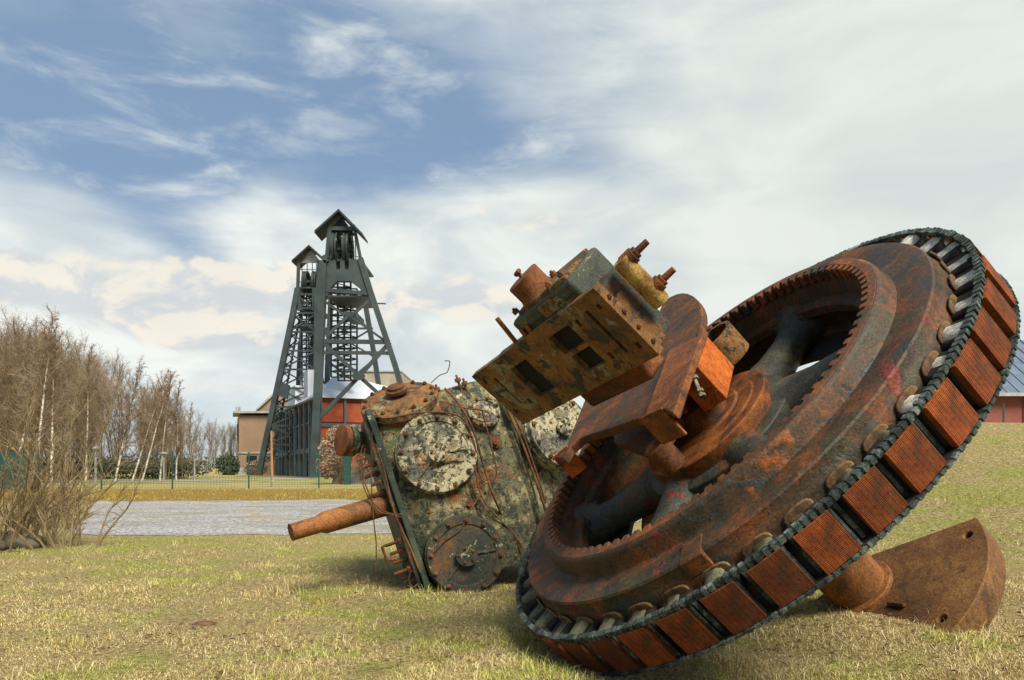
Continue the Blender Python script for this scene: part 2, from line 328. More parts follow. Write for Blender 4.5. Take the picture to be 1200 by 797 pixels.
# ------------------------------------------------------------------ mesh helpers
class MB:
    def __init__(s): s.v = []; s.f = []; s.uv = None
    def add(s, vs, fs):
        o = len(s.v); s.v += [tuple(p) for p in vs]; s.f += [tuple(i + o for i in f) for f in fs]; return s
    def box(s, c, h, ax=None):
        ax = ax or (V((1, 0, 0)), V((0, 1, 0)), V((0, 0, 1))); c = V(c)
        vs = [c + ax[0] * (h[0] * i) + ax[1] * (h[1] * j) + ax[2] * (h[2] * k) for i in (-1, 1) for j in (-1, 1) for k in (-1, 1)]
        return s.add(vs, [(0, 1, 3, 2), (4, 6, 7, 5), (0, 4, 5, 1), (2, 3, 7, 6), (0, 2, 6, 4), (1, 5, 7, 3)])
    def bar(s, p, q, wx, wy=None, up=V((0, 0, 1))):
        p, q = V(p), V(q); wy = wy or wx; d = (q - p); L = d.length
        if L < 1e-6: return s
        d.normalize(); u = up if abs(d.dot(up)) < .95 else V((0, 1, 0))
        x = d.cross(u).normalized(); y = x.cross(d)
        return s.box((p + q) / 2, (wx / 2, wy / 2, L / 2), (x, y, d))
    def tube(s, pts, rad, n=8, cap=True):
        pts = [V(p) for p in pts]; rad = rad if isinstance(rad, (list, tuple)) else [rad] * len(pts)
        o = len(s.v); ref = None
        for i, p in enumerate(pts):
            d = (pts[min(i + 1, len(pts) - 1)] - pts[max(i - 1, 0)])
            if d.length < 1e-9: d = V((0, 0, 1))
            d.normalize()
            if ref is None: ref = d.orthogonal().normalized()
            ref = (ref - d * ref.dot(d));
            if ref.length < 1e-6: ref = d.orthogonal()
            ref.normalize(); y = d.cross(ref)
            for k in range(n):
                a_ = 2 * PI * k / n; q = p + (ref * math.cos(a_) + y * math.sin(a_)) * rad[i]; s.v.append((q.x, q.y, q.z))
        for i in range(len(pts) - 1):
            for k in range(n):
                k2 = (k + 1) % n; s.f.append((o + i * n + k, o + i * n + k2, o + (i + 1) * n + k2, o + (i + 1) * n + k))
        if cap:
            s.f.append(tuple(o + k for k in range(n))[::-1]); s.f.append(tuple(o + (len(pts) - 1) * n + k for k in range(n)))
        return s
    def cyl(s, p, q, r, n=16, r2=None): return s.tube([p, q], [r, r if r2 is None else r2], n)
    def prism(s, poly, fr, d0, d1):
        """poly: 2D points, fr: (origin, ex, ey, ez); extruded along ez from d0 to d1"""
        O, X, Y, Z = fr; n = len(poly)
        a0 = [O + X * p[0] + Y * p[1] + Z * d0 for p in poly]; a1 = [O + X * p[0] + Y * p[1] + Z * d1 for p in poly]
        return s.add(a0 + a1, [tuple(range(n))[::-1], tuple(range(n, 2 * n))] + [(i, (i + 1) % n, n + (i + 1) % n, n + i) for i in range(n)])
    def lathe(s, prof, fr, n=64, closed=True, a0=0, a1=2 * PI, center=(0, 0)):
        O, X, Y, Z = fr; full = abs(a1 - a0 - 2 * PI) < 1e-6; m = len(prof); o = len(s.v); cnt = n if full else n + 1
        for i in range(cnt):
            t_ = a0 + (a1 - a0) * i / n; c, q = math.cos(t_), math.sin(t_)
            for r_, w_ in prof:
                p = O + X * (r_ * c + center[0]) + Y * (r_ * q + center[1]) + Z * w_; s.v.append((p.x, p.y, p.z))
        for i in range(n):
            j = (i + 1) % cnt
            for k in range(m if closed else m - 1):
                k2 = (k + 1) % m; s.f.append((o + i * m + k, o + i * m + k2, o + j * m + k2, o + j * m + k))
        if not full and closed:
            s.f.append(tuple(o + k for k in range(m))); s.f.append(tuple(o + (cnt - 1) * m + k for k in range(m))[::-1])
        return s
    def hexbolt(s, p, d, r, h):
        p, d = V(p), V(d).normalized(); s.tube([p - d * h * .3, p + d * h], [r, r * .96], 6)
        return s.tube([p, p + d * h * 1.5], [r * .5, r * .45], 8)

def wl(o):
    x = V((0, 0, 0))
    while o is not None: x = x + o.location; o = o.parent
    return x
def finish(ob, bevel=0, angle=35):
    me = ob.data
    bm = bmesh.new(); bm.from_mesh(me)
    bmesh.ops.recalc_face_normals(bm, faces=bm.faces); bm.to_mesh(me); bm.free()
    if angle:
        me.polygons.foreach_set('use_smooth', [True] * len(me.polygons)); me.set_sharp_from_angle(angle=R(angle))
    if bevel:
        md = ob.modifiers.new('bevel', 'BEVEL'); md.width = bevel; md.segments = 2; md.limit_method = 'ANGLE'; md.angle_limit = R(35)
def build(name, mb, mat, parent=None, bevel=0, angle=35, cuts=None, offset=None):
    me = bpy.data.meshes.new(name); off = offset if offset is not None else (wl(parent) if parent else V((0, 0, 0)))
    me.from_pydata([(p[0] - off.x, p[1] - off.y, p[2] - off.z) for p in mb.v], [], mb.f); me.update()
    ob = bpy.data.objects.new(name, me); COL.objects.link(ob); ob.parent = parent
    if mat is not None: me.materials.append(mat)
    finish(ob, 0, angle)
    if cuts:
        cme = bpy.data.meshes.new('cut'); cme.from_pydata([(p[0] - off.x, p[1] - off.y, p[2] - off.z) for p in cuts.v], [], cuts.f)
        co = bpy.data.objects.new('cut', cme); COL.objects.link(co); co.parent = parent; finish(co, 0, 0)
        md = ob.modifiers.new('b', 'BOOLEAN'); md.object = co; md.solver = 'EXACT'; md.use_self = True; md.operation = 'DIFFERENCE'
        bpy.context.view_layer.update()
        ev = ob.evaluated_get(bpy.context.evaluated_depsgraph_get()); nm = bpy.data.meshes.new_from_object(ev)
        ob.modifiers.clear(); old = ob.data; ob.data = nm; nm.name = name; bpy.data.meshes.remove(old)
        bpy.data.objects.remove(co); bpy.data.meshes.remove(cme)
        nm.polygons.foreach_set('use_smooth', [True] * len(nm.polygons)); nm.set_sharp_from_angle(angle=R(angle or 30))
    if bevel:
        md = ob.modifiers.new('bevel', 'BEVEL'); md.width = bevel; md.segments = 2; md.limit_method = 'ANGLE'; md.angle_limit = R(35)
    return ob
def thing(name, loc, label, cat, group=None):
    o = bpy.data.objects.new(name, None); COL.objects.link(o); o.location = loc; o.empty_display_size = .3
    o['label'] = label; o['category'] = cat
    if group: o['group'] = group
    return o
def tag(o, label, cat, group=None, kind=None):
    if label: o['label'] = label
    if cat: o['category'] = cat
    if group: o['group'] = group
    if kind: o['kind'] = kind
    return o
def copy_tree(o, parent=None):
    c = o.copy(); COL.objects.link(c); c.parent = parent
    for ch in o.children: copy_tree(ch, c)
    return c
def sm(x): x = min(1, max(0, x)); return x * x * (3 - 2 * x)

# ------------------------------------------------------------------ terrain
def hgt(x, y):
    h = 1.80 * sm((x - 1.0) / 6.0) * sm((y - 3.0) / 10.5)
    h += .17 * sm((x - 1.25) / .9) * sm((9 - y) / 4)
    h += .035 * noise.noise(V((x * .5, y * .5, 0))) * sm((y - 2) / 2) * (sm((10.5 - y) / 2.5) if x < 5 else 1)
    h += .014 * noise.noise(V((x * 2.3, y * 2.3, 3.0))) * sm((10.5 - y) / 2.5)
    return h
def grid(xs, ys, fn):
    mb = MB(); nx = len(xs)
    for y in ys:
        for x in xs: mb.v.append((x, y, fn(x, y)))
    for j in range(len(ys) - 1):
        for i in range(nx - 1):
            k = j * nx + i; mb.f.append((k, k + 1, k + nx + 1, k + nx))
    return mb
def axis(lo, hi, c0, n, p=2.2):
    out = []
    for i in range(-n, n + 1):
        t_ = i / n; out.append(c0 + (abs(t_) ** p) * ((hi - c0) if t_ > 0 else (lo - c0)) * 1.0)
    return out
xs = axis(-700, 700, 1.0, 130, 3.0); ys = [-30 + 31 * (i / 12) for i in range(12)] + [1 + (899) * (i / 190) ** 3.2 for i in range(191)]
g = build('ground', grid(xs, ys, hgt), M['ground'], None, angle=0); g['kind'] = 'structure'
g.data.polygons.foreach_set('use_smooth', [True] * len(g.data.polygons))

def strip(name, pts_near, pts_far, mat, dz, n=60):
    """irregular edged sheet between two edge polylines (x, y)"""
    mb = MB()
    def ev(P, t_):
        k = t_ * (len(P) - 1); i = min(int(k), len(P) - 2); f_ = k - i
        return P[i][0] * (1 - f_) + P[i + 1][0] * f_, P[i][1] * (1 - f_) + P[i + 1][1] * f_
    rows = 10
    for i in range(n + 1):
        t_ = i / n; a_ = ev(pts_near, t_); b_ = ev(pts_far, t_)
        j1 = .45 * noise.noise(V((a_[0] * 1.1, 5, 0))) + .2 * noise.noise(V((a_[0] * 4, 8, 0))); j2 = 1.5 * noise.noise(V((b_[0] * .6, 9, 0))) + .5 * noise.noise(V((b_[0] * 2.4, 4, 0)))
        for r_ in range(rows + 1):
            q = r_ / rows; x = a_[0] * (1 - q) + b_[0] * q; y = (a_[1] + j1) * (1 - q) + (b_[1] + j2) * q
            mb.v.append((x, y, hgt(x, y) + dz))
    for i in range(n):
        for r_ in range(rows):
            k = i * (rows + 1) + r_; mb.f.append((k, k + 1, k + rows + 2, k + rows + 1))
    o = build(name, mb, mat, None, angle=0); o['kind'] = 'structure'; return o
strip('gravel', [(-6.7, 11.2), (-5, 10.9), (-3, 11.2), (-1, 11.6), (3, 12.2)], [(-12.5, 22.0), (-9, 22.6), (-5, 23), (-1, 23.3), (4, 23)], M['gravel'], .006)
strip('path', [(-34, 50), (-24, 53), (-20, 60), (-17, 66)], [(-36, 53), (-26, 57), (-23, 64), (-20, 70)], M['gravel'], .02, 30)

# ------------------------------------------------------------------ the big wheel
C0 = V((1.101, 4.192, 1.229))
_az, _el = R(196.1), R(43.1)
N_ = V((math.cos(_az) * math.cos(_el), math.sin(_az) * math.cos(_el), math.sin(_el)))
A_ = V((0, 0, 1)).cross(N_).normalized(); B_ = N_.cross(A_)
FR = (C0, A_, B_, N_)
def L(u, v, w_): return C0 + A_ * u + B_ * v + N_ * w_
def onpl(px, py, w_):
    d = V(((px - 600) / F, 1, (548 - py) / F)); O = V((0, 0, 1)); t_ = ((C0 + N_ * w_ - O).dot(N_)) / d.dot(N_); X = O + d * t_ - C0
    return (X.dot(A_), X.dot(B_))
base = V((0.75, 3.7, 0.0))
rotor = thing('flywheel_rotor', base, 'huge rusty flywheel rotor tilted on the grass, brown pole faces around its rim', 'flywheel')
rim_prof = [(1.333, .074), (1.325, .084), (1.30, .086), (1.24, .080), (1.18, .070), (1.155, .072), (1.145, .090), (1.138, .150), (1.130, .164), (1.12, .171),
            (1.076, .171), (1.076, .105), (1.060, .095), (1.040, .030), (1.035, .0), (.985, -.005), (.975, -.02), (.975, -.07), (1.03, -.09), (1.04, -.20), (.985, -.22), (.985, -.27), (1.34, -.27), (1.350, -.25), (1.352, -.01), (1.340, .022), (1.334, .035)]
m = MB().lathe(rim_prof, FR, 180)
rim = build('rim', m, M['rim'], rotor, 0, 28)
m = MB()
NT_ = 96
for i in range(NT_):
    a0 = 2 * PI * i / NT_; da = 2 * PI / NT_ * .29
    if rnd.random() < .015: continue
    poly = [(1.078 * math.cos(a0 - da * 1.15), 1.078 * math.sin(a0 - da * 1.15)), (1.044 * math.cos(a0 - da * .8), 1.044 * math.sin(a0 - da * .8)),
            (1.044 * math.cos(a0 + da * .8), 1.044 * math.sin(a0 + da * .8)), (1.078 * math.cos(a0 + da * 1.15), 1.078 * math.sin(a0 + da * 1.15))]
    m.prism(poly, FR, .105, .1725)
m.lathe([(1.115, .1735), (1.0765, .1735), (1.0765, .12), (1.115, .12)], FR, 180)
build('toothed_ring', m, M['ringrust'], rotor, .002, 30)
m = MB().lathe([(0.05, -.42), (.30, -.42), (.36, -.30), (.47, -.25), (.47, -.06), (.43, -.04), (.05, -.04)], FR, 80)
build('hub', m, M['hubgrey'], rotor, .006, 30)
m = MB().lathe([(.05, -.06), (.395, -.06), (.405, -.05), (.405, .035), (.398, .042), (.335, .042), (.325, .05), (.24, .05), (.23, .062), (.05, .062)], FR, 96)
build('hub_flange', m, M['rust_mid'], rotor, 0, 28)
for k in range(6):
    t_ = R(103 + 60 * k); e = A_ * math.cos(t_) + B_ * math.sin(t_)
    o_ = C0 - N_ * .15
    m = MB().tube([o_ + e * .34, o_ + e * .46, o_ + e * .62, o_ + e * .82, o_ + e * .92, o_ + e * .97, o_ + e * 1.05], [.17, .14, .11, .10, .11, .15, .19], 20)
    sp_ = build('spoke', m, M['hubgrey'], rotor, 0, 50)
    m = MB()
    tx = A_ * -math.sin(t_) + B_ * math.cos(t_)
    m.box(o_ + e * .985, (.03, .13, .12), (e, tx, N_))
    build('spoke_foot', m, M['hubgrey'], sp_, .02, 40, offset=wl(rotor))
# inner web behind the spokes, rust coloured with bolt holes
def ringpoly(r0, r1, a0, a1, n):
    return [(r0 * math.cos(R(a0 + (a1 - a0) * i / n)), r0 * math.sin(R(a0 + (a1 - a0) * i / n))) for i in range(n + 1)] + \
           [(r1 * math.cos(R(a1 - (a1 - a0) * i / n)), r1 * math.sin(R(a1 - (a1 - a0) * i / n))) for i in range(n + 1)]
cm = MB()
for a_ in range(0, 360, 24):
    for rr in (.55, .62):
        c = L(rr * math.cos(R(a_ + (6 if rr > .6 else 0))), rr * math.sin(R(a_ + (6 if rr > .6 else 0))), -.28); cm.cyl(c - N_ * .1, c + N_ * .1, .026, 12)
m = MB().lathe([(.44, -.27), (.70, -.27), (.70, -.24), (.44, -.24)], FR, 80)
build('hub_web', m, M['rust_mid'], rotor, 0, 30, cuts=cm)
m = MB().lathe([(.80, -.268), (1.02, -.268), (1.02, -.24), (.80, -.24)], FR, 96); build('shade_back_web', m, M['black'], rotor, 0, 30)  # added annulus, its black colour paints the shade inside the rim
# shaft and counterweight
m = MB().lathe([(0.01, -.40), (.175, -.40), (.175, -1.368), (.205, -1.374), (.210, -1.38), (.210, -1.41), (.01, -1.41)], FR, 64)
build('shaft', m, M['rust_smooth'], rotor, 0, 25)
ang = [56 - (56 + 88) * i / 40 for i in range(41)]
front = [(.745 * math.cos(R(x)), .745 * math.sin(R(x))) for x in ang]
poly = [(-.10, .262)] + front + [(-.22, -.60), (-.30, -.2)]
poly = [(-.30, -.2), (-.10, .262)] + front + [(-.22, -.62)]
cm = MB()
for p in (onpl(1134, 627, -1.4), onpl(1103.7, 724.6, -1.4)):
    c = L(p[0], p[1], -1.5); cm.cyl(c - N_ * .2, c + N_ * .2, .024, 24)
m = MB().prism([(x * 1.0, y * 1.0) for x, y in poly], FR, -1.56, -1.40)
build('counterweight', m, M['rust_olive'], rotor, .007, 35, cuts=cm)
pl_ = onpl(1050, 710, -1.395)
m = MB().bar(L(pl_[0] - .05, pl_[1], -1.39), L(pl_[0] + .06, pl_[1] + .01, -1.385), .022, .02); build('bolt_stub', m, M['rust_dark'], rotor, .003)

m = MB().lathe([(1.376, -.218), (1.448, -.218), (1.448, -.10), (1.376, -.10)], FR, 96); m.lathe([(1.39, -.226), (1.494, -.226), (1.494, -.2205), (1.39, -.2205)], FR, 96); build('gap_shade_drum', m, M['black'], rotor, 0, 30)  # added black drum and ring, colour stands in for shade between poles
# poles : one built at local angle 0, the rest are turned copies
NP = 42; PA = 2 * PI / NP
IDF = (V((0, 0, 0)), V((1, 0, 0)), V((0, 1, 0)), V((0, 0, 1)))
def curved(r0, r1, ha, w0, w1, n=8):
    return MB().lathe([(r0, w0), (r1, w0), (r1, w1), (r0, w1)], IDF, n, True, -ha, ha)
def mkpole():
    m = MB(); m.box((1.40, 0, -.12), (.072, .082, .095)); core = build('pole', m, M['black'], None, .015)
    sh = curved(1.468, 1.502, PA * .355, -.222, -.010)
    shoe = build('pole_face', sh, M['lam'], None, .002); shoe.parent = core
    uv = shoe.data.uv_layers.new(name='uv')
    for lp in shoe.data.loops:
        p = shoe.data.vertices[lp.vertex_index].co; uv.data[lp.index].uv = ((math.atan2(p.y, p.x) / (PA * .36)) * .5 + .5, (p.z + .222) / .212)
    # wound coil end seen at the front, a flattened capsule
    pts = []
    m = MB()
    prof = [(.036 * math.cos(R(a_)) , .036 * math.sin(R(a_))) for a_ in range(0, 360, 30)]
    n = 12; vs = []; rows = [(1.356, .9), (1.366, 1.0), (1.42, .98), (1.455, 1.0), (1.470, .92), (1.474, .7)]
    for rr, sc in rows:
        for a_ in range(n):
            t_ = 2 * PI * a_ / n; c = math.cos(t_); q = math.sin(t_)
            vs.append((rr, .056 * sc * math.copysign(abs(c) ** .7, c), -.040 + .048 * sc * math.copysign(abs(q) ** .8, q)))
    fs = [(i * n + k, i * n + (k + 1) % n, (i + 1) * n + (k + 1) % n, (i + 1) * n + k) for i in range(len(rows) - 1) for k in range(n)] + [tuple(range(n)), tuple(range((len(rows) - 1) * n, len(rows) * n))]
    m.add(vs, fs); coil = build('coil_end', m, M['coilwhite'], None, 0, 60); coil.parent = core
    m = MB(); vs = []
    for rr in (1.353, 1.366):
        for a_ in range(16):
            t_ = 2 * PI * a_ / 16; c = math.cos(t_); q = math.sin(t_); vs.append((rr, .070 * math.copysign(abs(c) ** .6, c), .054 * math.copysign(abs(q) ** .6, q) - .040))
    m.add(vs, [(k, (k + 1) % 16, 16 + (k + 1) % 16, 16 + k) for k in range(16)] + [tuple(range(16)), tuple(range(16, 32))])
    pad = build('coil_washer', m, M['coilpad'], None, .005, 50); pad.parent = core
    return core
p0 = mkpole()
RM = Matrix((A_, B_, N_)).transposed().to_4x4()
coil2 = bpy.data.materials['dark_mossy_cover']
for i in range(NP):
    o = p0 if i == 0 else copy_tree(p0)
    o.parent = rotor
    jit = rnd.uniform(-.004, .004)
    deg = (-5.9 + 360 / NP * i + 180) % 360 - 180
    for ch_ in o.children:
        if ch_.name.startswith('coil_end'): ch_.rotation_euler = (rnd.uniform(-.10, .10), 0, rnd.uniform(-.012, .012)); ch_.location = (0, 0, rnd.uniform(-.030, .002)); ch_.scale = (1, rnd.uniform(.8, 1.05), .92)
        if ch_.name.startswith('pole_face'): ch_.rotation_euler = (0, 0, rnd.uniform(-.004, .004))
        if ch_.name.startswith('coil_end') and (deg < -55 or deg > 140 or (deg < 0 and rnd.random() < .3)):
            ch_.material_slots[0].link = 'OBJECT'; ch_.material_slots[0].material = M['coilmoss']
        elif ch_.name.startswith('coil_end') and deg > -2: ch_.material_slots[0].link = 'OBJECT'; ch_.material_slots[0].material = M['coilbright']; ch_.scale = (1, rnd.uniform(.9, 1.15), 1.0)
    o.matrix_local = Matrix.Translation(C0 - base) @ RM @ Matrix.Rotation(R(-5.9) + PA * i + jit, 4, 'Z') @ Matrix.Translation((rnd.uniform(-.004, .004), 0, 0))
def damper(r_, w_, th, n, nub):
    m = MB().lathe([(r_ - th, w_ - th * .8), (r_ + th, w_ - th * .8), (r_ + th, w_ + th * .8), (r_ - th, w_ + th * .8)], FR, 168)
    for i in range(n):
        a_ = 2 * PI * i / n + rnd.uniform(-.002, .002); c = L((r_ + .001) * math.cos(a_), (r_ + .001) * math.sin(a_), w_)
        e = A_ * math.cos(a_) + B_ * math.sin(a_); tx = A_ * -math.sin(a_) + B_ * math.cos(a_)
        j = rnd.uniform(.8, 1.2)
        m.box(c, (th * nub * j, PI * r_ / n * .62, th * nub * .9 * rnd.uniform(.85, 1.15)), ((e + tx * .07).normalized(), (tx - e * .07).normalized(), N_))
    return m
build('damper_ring', damper(1.480, .006, .0115, 260, 1.3), M['patina'], rotor, 0, 30)
build('damper_ring', damper(1.501, -.231, .007, 230, 1.35), M['patina'], rotor, 0, 30)
# tie rods in the pole gaps (pale and dark bars across the gap)
for i in range(NP):
    a_ = R(-5.9) + PA * (i + .5)
    m = MB()
    a1_ = a_ + rnd.uniform(-.012, .012)
    m.bar(L(1.452 * math.cos(a1_), 1.452 * math.sin(a1_), 0), L(1.452 * math.cos(a1_), 1.452 * math.sin(a1_), -.228), .012, .018)
    a2_ = a_ - PA * .13
    m.bar(L(1.475 * math.cos(a2_), 1.475 * math.sin(a2_), 0), L(1.475 * math.cos(a2_), 1.475 * math.sin(a2_), -.228), .010, .012)
    build('damper_bar', m, M['patina'], rotor, 0)
# repair plate low on the rim
c1 = onpl(815, 668, .05)
t0 = math.atan2(c1[1], c1[0])
m = MB().lathe([(1.20, .0), (1.35, .0), (1.35, .088), (1.20, .086)], FR, 8, True, t0 - .045, t0 + .045)
build('rim_clamp', m, M['rust_web'], rotor, .008)

# ---- the crank bracket
def pl(pts, w_): return [onpl(x, y, w_) for x, y in pts]
def arc2(c, r_, a0, a1, n): return [(c[0] + r_ * math.cos(R(a0 + (a1 - a0) * i / n)), c[1] + r_ * math.sin(R(a0 + (a1 - a0) * i / n))) for i in range(n + 1)]
WB = .46
# big web, brown
web = pl([(771, 374), (772, 366), (775, 359), (780, 352), (786, 347.5), (793, 344.5), (800, 343.2), (806, 344), (812, 346.6), (817, 351), (820.5, 356.5), (822.5, 363), (823, 371), (819, 392), (789, 482), (775, 478), (754.5, 488),
          (730, 497), (706, 505), (692, 509), (679, 514), (668, 524), (660, 537), (649, 535), (664, 522), (688, 462), (700, 430), (740, 400)], WB)
bracket = build('crank_bracket', MB().prism(web, FR, WB - .05, WB), M['rust_web'], rotor, .005)
strip_ = pl([(784, 410), (800, 402), (817, 394), (821, 380), (825, 385), (789, 484), (775, 478), (754.5, 489)], WB + .03)
build('raised_rib', MB().prism(strip_, FR, WB - .01, WB + .03), M['rust_mid'], bracket, .005, offset=wl(rotor))
# second parallel cheek behind
ch = pl([(720, 470), (770, 425), (812, 440), (800, 490), (782, 522), (752, 532), (722, 520)], WB - .27)
build('inner_cheek', MB().prism(ch, FR, WB - .30, WB - .25), M['rust_dark'], bracket, .005, offset=wl(rotor))
build('spacer', MB().prism(pl([(735, 455), (775, 410), (800, 420), (785, 460), (745, 485)], WB - .1), FR, WB - .25, WB - .05), M['rust_dark'], bracket, .01, offset=wl(rotor))
# foot flanges : short plates running back along the axis
def foot(p, q, depth, th, mat, w0):
    a_ = onpl(*p, w0); b_ = onpl(*q, w0)
    P, Q = V((a_[0], a_[1], 0)), V((b_[0], b_[1], 0)); d = (Q - P).normalized(); nn = V((d.y, -d.x, 0))
    if (nn.y > 0): nn = -nn
    poly_ = [(P.x, P.y), (Q.x, Q.y), (Q.x + nn.x * th, Q.y + nn.y * th), (P.x + nn.x * th, P.y + nn.y * th)]
    return build('foot_flange', MB().prism(poly_, FR, w0 - depth, w0 + .004), mat, bracket, .003, offset=wl(rotor))
foot((750, 490), (777, 477), .17, .014, M['rust_mid'], WB + .032)
foot((648, 536), (665, 522), .17, .02, M['rust_bright'], WB + .004)
# orange box
E1 = (A_ * .73 - B_ * .88).normalized(); E2 = (N_.cross(E1)).normalized()
if E2.y > 0: E2 = -E2
w0 = .40
c = onpl(828, 393, w0); P = L(c[0], c[1], w0)
LB = .36; WD = .235
hb = (LB / 2, .07, WD / 2)
m = MB().box(P + E1 * (LB / 2) - N_ * (WD / 2) - E2 * .07, hb, (E1, E2, N_))
bx = build('bearing_cap', m, M['rust_bright'], bracket, .005, offset=wl(rotor))
# eye bolt hanging under it
q0 = P + E1 * (LB + .0) - N_ * .03 - E2 * .05
m = MB(); dd = (E1 * .6 - N_ * .55 - E2 * .0).normalized()
m.cyl(q0 - dd * .02, q0 + dd * .13, .010, 10); m.cyl(q0 + dd * .005, q0 + dd * .022, .021, 6); m.cyl(q0 + dd * .085, q0 + dd * .10, .020, 6); m.cyl(q0 + dd * .115, q0 + dd * .13, .022, 6)
build('hanging_bolt', m, M['coilwhite'], bracket, 0, offset=wl(rotor))
# split bearing shell
cc = onpl(834, 399, .28)
m = MB().lathe([(.115, .12), (.14, .12), (.14, .30), (.115, .30)], FR, 40, center=cc)
build('bearing_shell', m, M['casting'], bracket, .003, offset=wl(rotor))
cc2 = onpl(768, 523, .30)
m = MB().lathe([(.0, .12), (.072, .12), (.072, .26), (.062, .27), (.058, .25), (.0, .25)], FR, 32, closed=False, center=onpl(768, 523, .26))
build('crank_pin', m, M['rust_dark'], bracket, 0, offset=wl(rotor))
m = MB().lathe([(.0, .0), (.16, .0), (.16, .18), (.13, .20), (.0, .20)], FR, 48, closed=False, center=(0.02, 0.0))
build('crank_journal', m, M['rust_dark'], bracket, 0, offset=wl(rotor))
m = MB().cyl(L(.0, .0, .1), L(.02, .02, WB - .02), .12, 40); build('crank_shaft', m, M['rust_dark'], bracket, 0, offset=wl(rotor))
for px, py in ((800, 356), (813, 372), (786, 470), (812, 376), (795, 410)):
    a_ = onpl(px, py, WB + .03)
for px, py in ((803, 352), (815, 363), (792, 352)):
    a_ = onpl(px, py, WB); build('rivet', MB().cyl(L(a_[0], a_[1], WB - .005), L(a_[0], a_[1], WB + .006), .006, 8), M['rust_dark'], bracket, 0, offset=wl(rotor))

# ---- the valve chest (ported slab and casting behind it), fitted pose
SX = V((.451, -.873, .187)).normalized(); SY = V((-.724, -.235, .649)); SY = (SY - SX * SY.dot(SX)).normalized(); SZ = SX.cross(SY).normalized()
if SZ.y > 0: SZ = -SZ
SC = V((.202, 3.7, 1.496)); SW, SH = 1.254 / 2, .405 / 2
FS = (SC, SX, SY, SZ)
cm = MB()
def sbox(mb, x0, x1, y0, y1, z0, z1):
    return mb.box(SC + SX * ((x0 + x1) / 2) + SY * ((y0 + y1) / 2) + SZ * ((z0 + z1) / 2), (abs(x1 - x0) / 2, abs(y1 - y0) / 2, abs(z1 - z0) / 2), (SX, SY, SZ))
def spx(px, py):
    d = V(((px - 600) / F, 1, (548 - py) / F)); O = V((0, 0, 1)); t_ = ((SC - O).dot(SZ)) / d.dot(SZ); X = O + d * t_ - SC
    return X.dot(SX), X.dot(SY)
# pixel boxes of the ports: (centre x, centre y, half sizes in metres)
def port(px, py, hx, hy, deep=.194):
    a_ = spx(px, py); sbox(cm, a_[0] - hx, a_[0] + hx, a_[1] - hy, a_[1] + hy, -deep, .05)
port(624, 444, .088, .108); port(664, 399, .092, .058); port(689.5, 421.5, .080, .056)
for px, py, hx, hy in ((711, 389, .012, .13), (595, 458, .012, .10), (702, 360, .012, .014), (748, 405, .014, .018), (678, 379, .012, .02), (716, 417, .012, .02), (568, 447, .014, .018), (604, 482, .014, .018), (590, 437, .010, .014), (621, 470, .012, .018)):
    port(px, py, hx, hy, .045)
m = MB(); sbox(m, -SW, SW, -SH, SH, -.022, 0)
chest = None
m2 = MB(); sbox(m2, -SW + .0, SW, -SH, SH, -.20, -.0)
m = MB(); sbox(m, -SW, SW, -SH, SH, -.045, 0)
body = build('valve_chest', m, M['casting'], rotor, .006, 35, cuts=cm)
off = wl(rotor)
m = MB(); sbox(m, -SW + .10, SW - .03, -SH + .03, SH - .03, -.20, -.046)
cm2 = cm
build('chest_casting', m, M['castgreen'], body, .012, 35, cuts=cm2, offset=off)
m = MB()
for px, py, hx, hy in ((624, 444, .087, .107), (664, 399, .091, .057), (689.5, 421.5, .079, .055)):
    a_ = spx(px, py); m = MB(); sbox(m, a_[0] - hx, a_[0] + hx, a_[1] - hy, a_[1] + hy, -.17, -.034); build('port_shade', m, M['portshade'], body, 0, offset=off)  # added near-black blocks, standing in for the shade of deep ports
m = MB(); sbox(m, SW - .34, SW - .012, -SH + .012, SH - .10, -.115, -.046); build('end_block', m, M['casting'], body, .008, offset=off)
# upper steps toward the free end, along SY
m = MB(); sbox(m, -.06, .48, SH - .06, SH + .085, -.31, -.050); build('steam_box', m, M['castgreen'], body, .02, offset=off)
m = MB(); sbox(m, .02, .46, SH + .076, SH + .105, -.28, -.07); build('box_lid', m, M['casting'], body, .008, offset=off)
m = MB(); c = SC + SX * .12 + SY * (SH + .105) - SZ * .17; m.tube([c, c + SY * .015, c + SY * .10, c + SY * .105], [.098, .088, .088, .082], 36); build('pipe_socket', m, M['rust_dark'], body, 0, 40, offset=off)
m = MB(); m.cyl(c + SY * .10, c + SY * .13, .011, 8); m.cyl(c + SY * .13 - SX * .02, c + SY * .135 + SX * .02, .012, 8); build('cock', m, M['rust_dark'], body, 0, 40, offset=off)
def scr(px, py, z):   # pixel on plane SZ=z
    d = V(((px - 600) / F, 1, (548 - py) / F)); O = V((0, 0, 1)); t_ = ((SC + SZ * z - O).dot(SZ)) / d.dot(SZ); return O + d * t_
a_ = scr(727, 304, -.17); b_ = scr(777, 354, -.17)
b_ = a_ - SY * (b_ - a_).length
m = MB().tube([a_, a_ - SY * .01, b_ + SY * .01, b_], [.038, .042, .042, .038], 28); build('guide_rod', m, M['rodyellow'], body, 0, 22, offset=off)
for px, py in ((741, 300), (772, 332)):
    q = scr(px, py, -.20)
    m = MB(); d_ = (SX * .62 - SZ * .5).normalized(); m.cyl(q - d_ * .05, q + d_ * .012, .036, 20); m.cyl(q + d_ * .012, q + d_ * .028, .028, 6); m.cyl(q + d_ * .028, q + d_ * .085, .016, 14, .014)
    build('stud', m, M['rust_mid'], body, .002, offset=off)
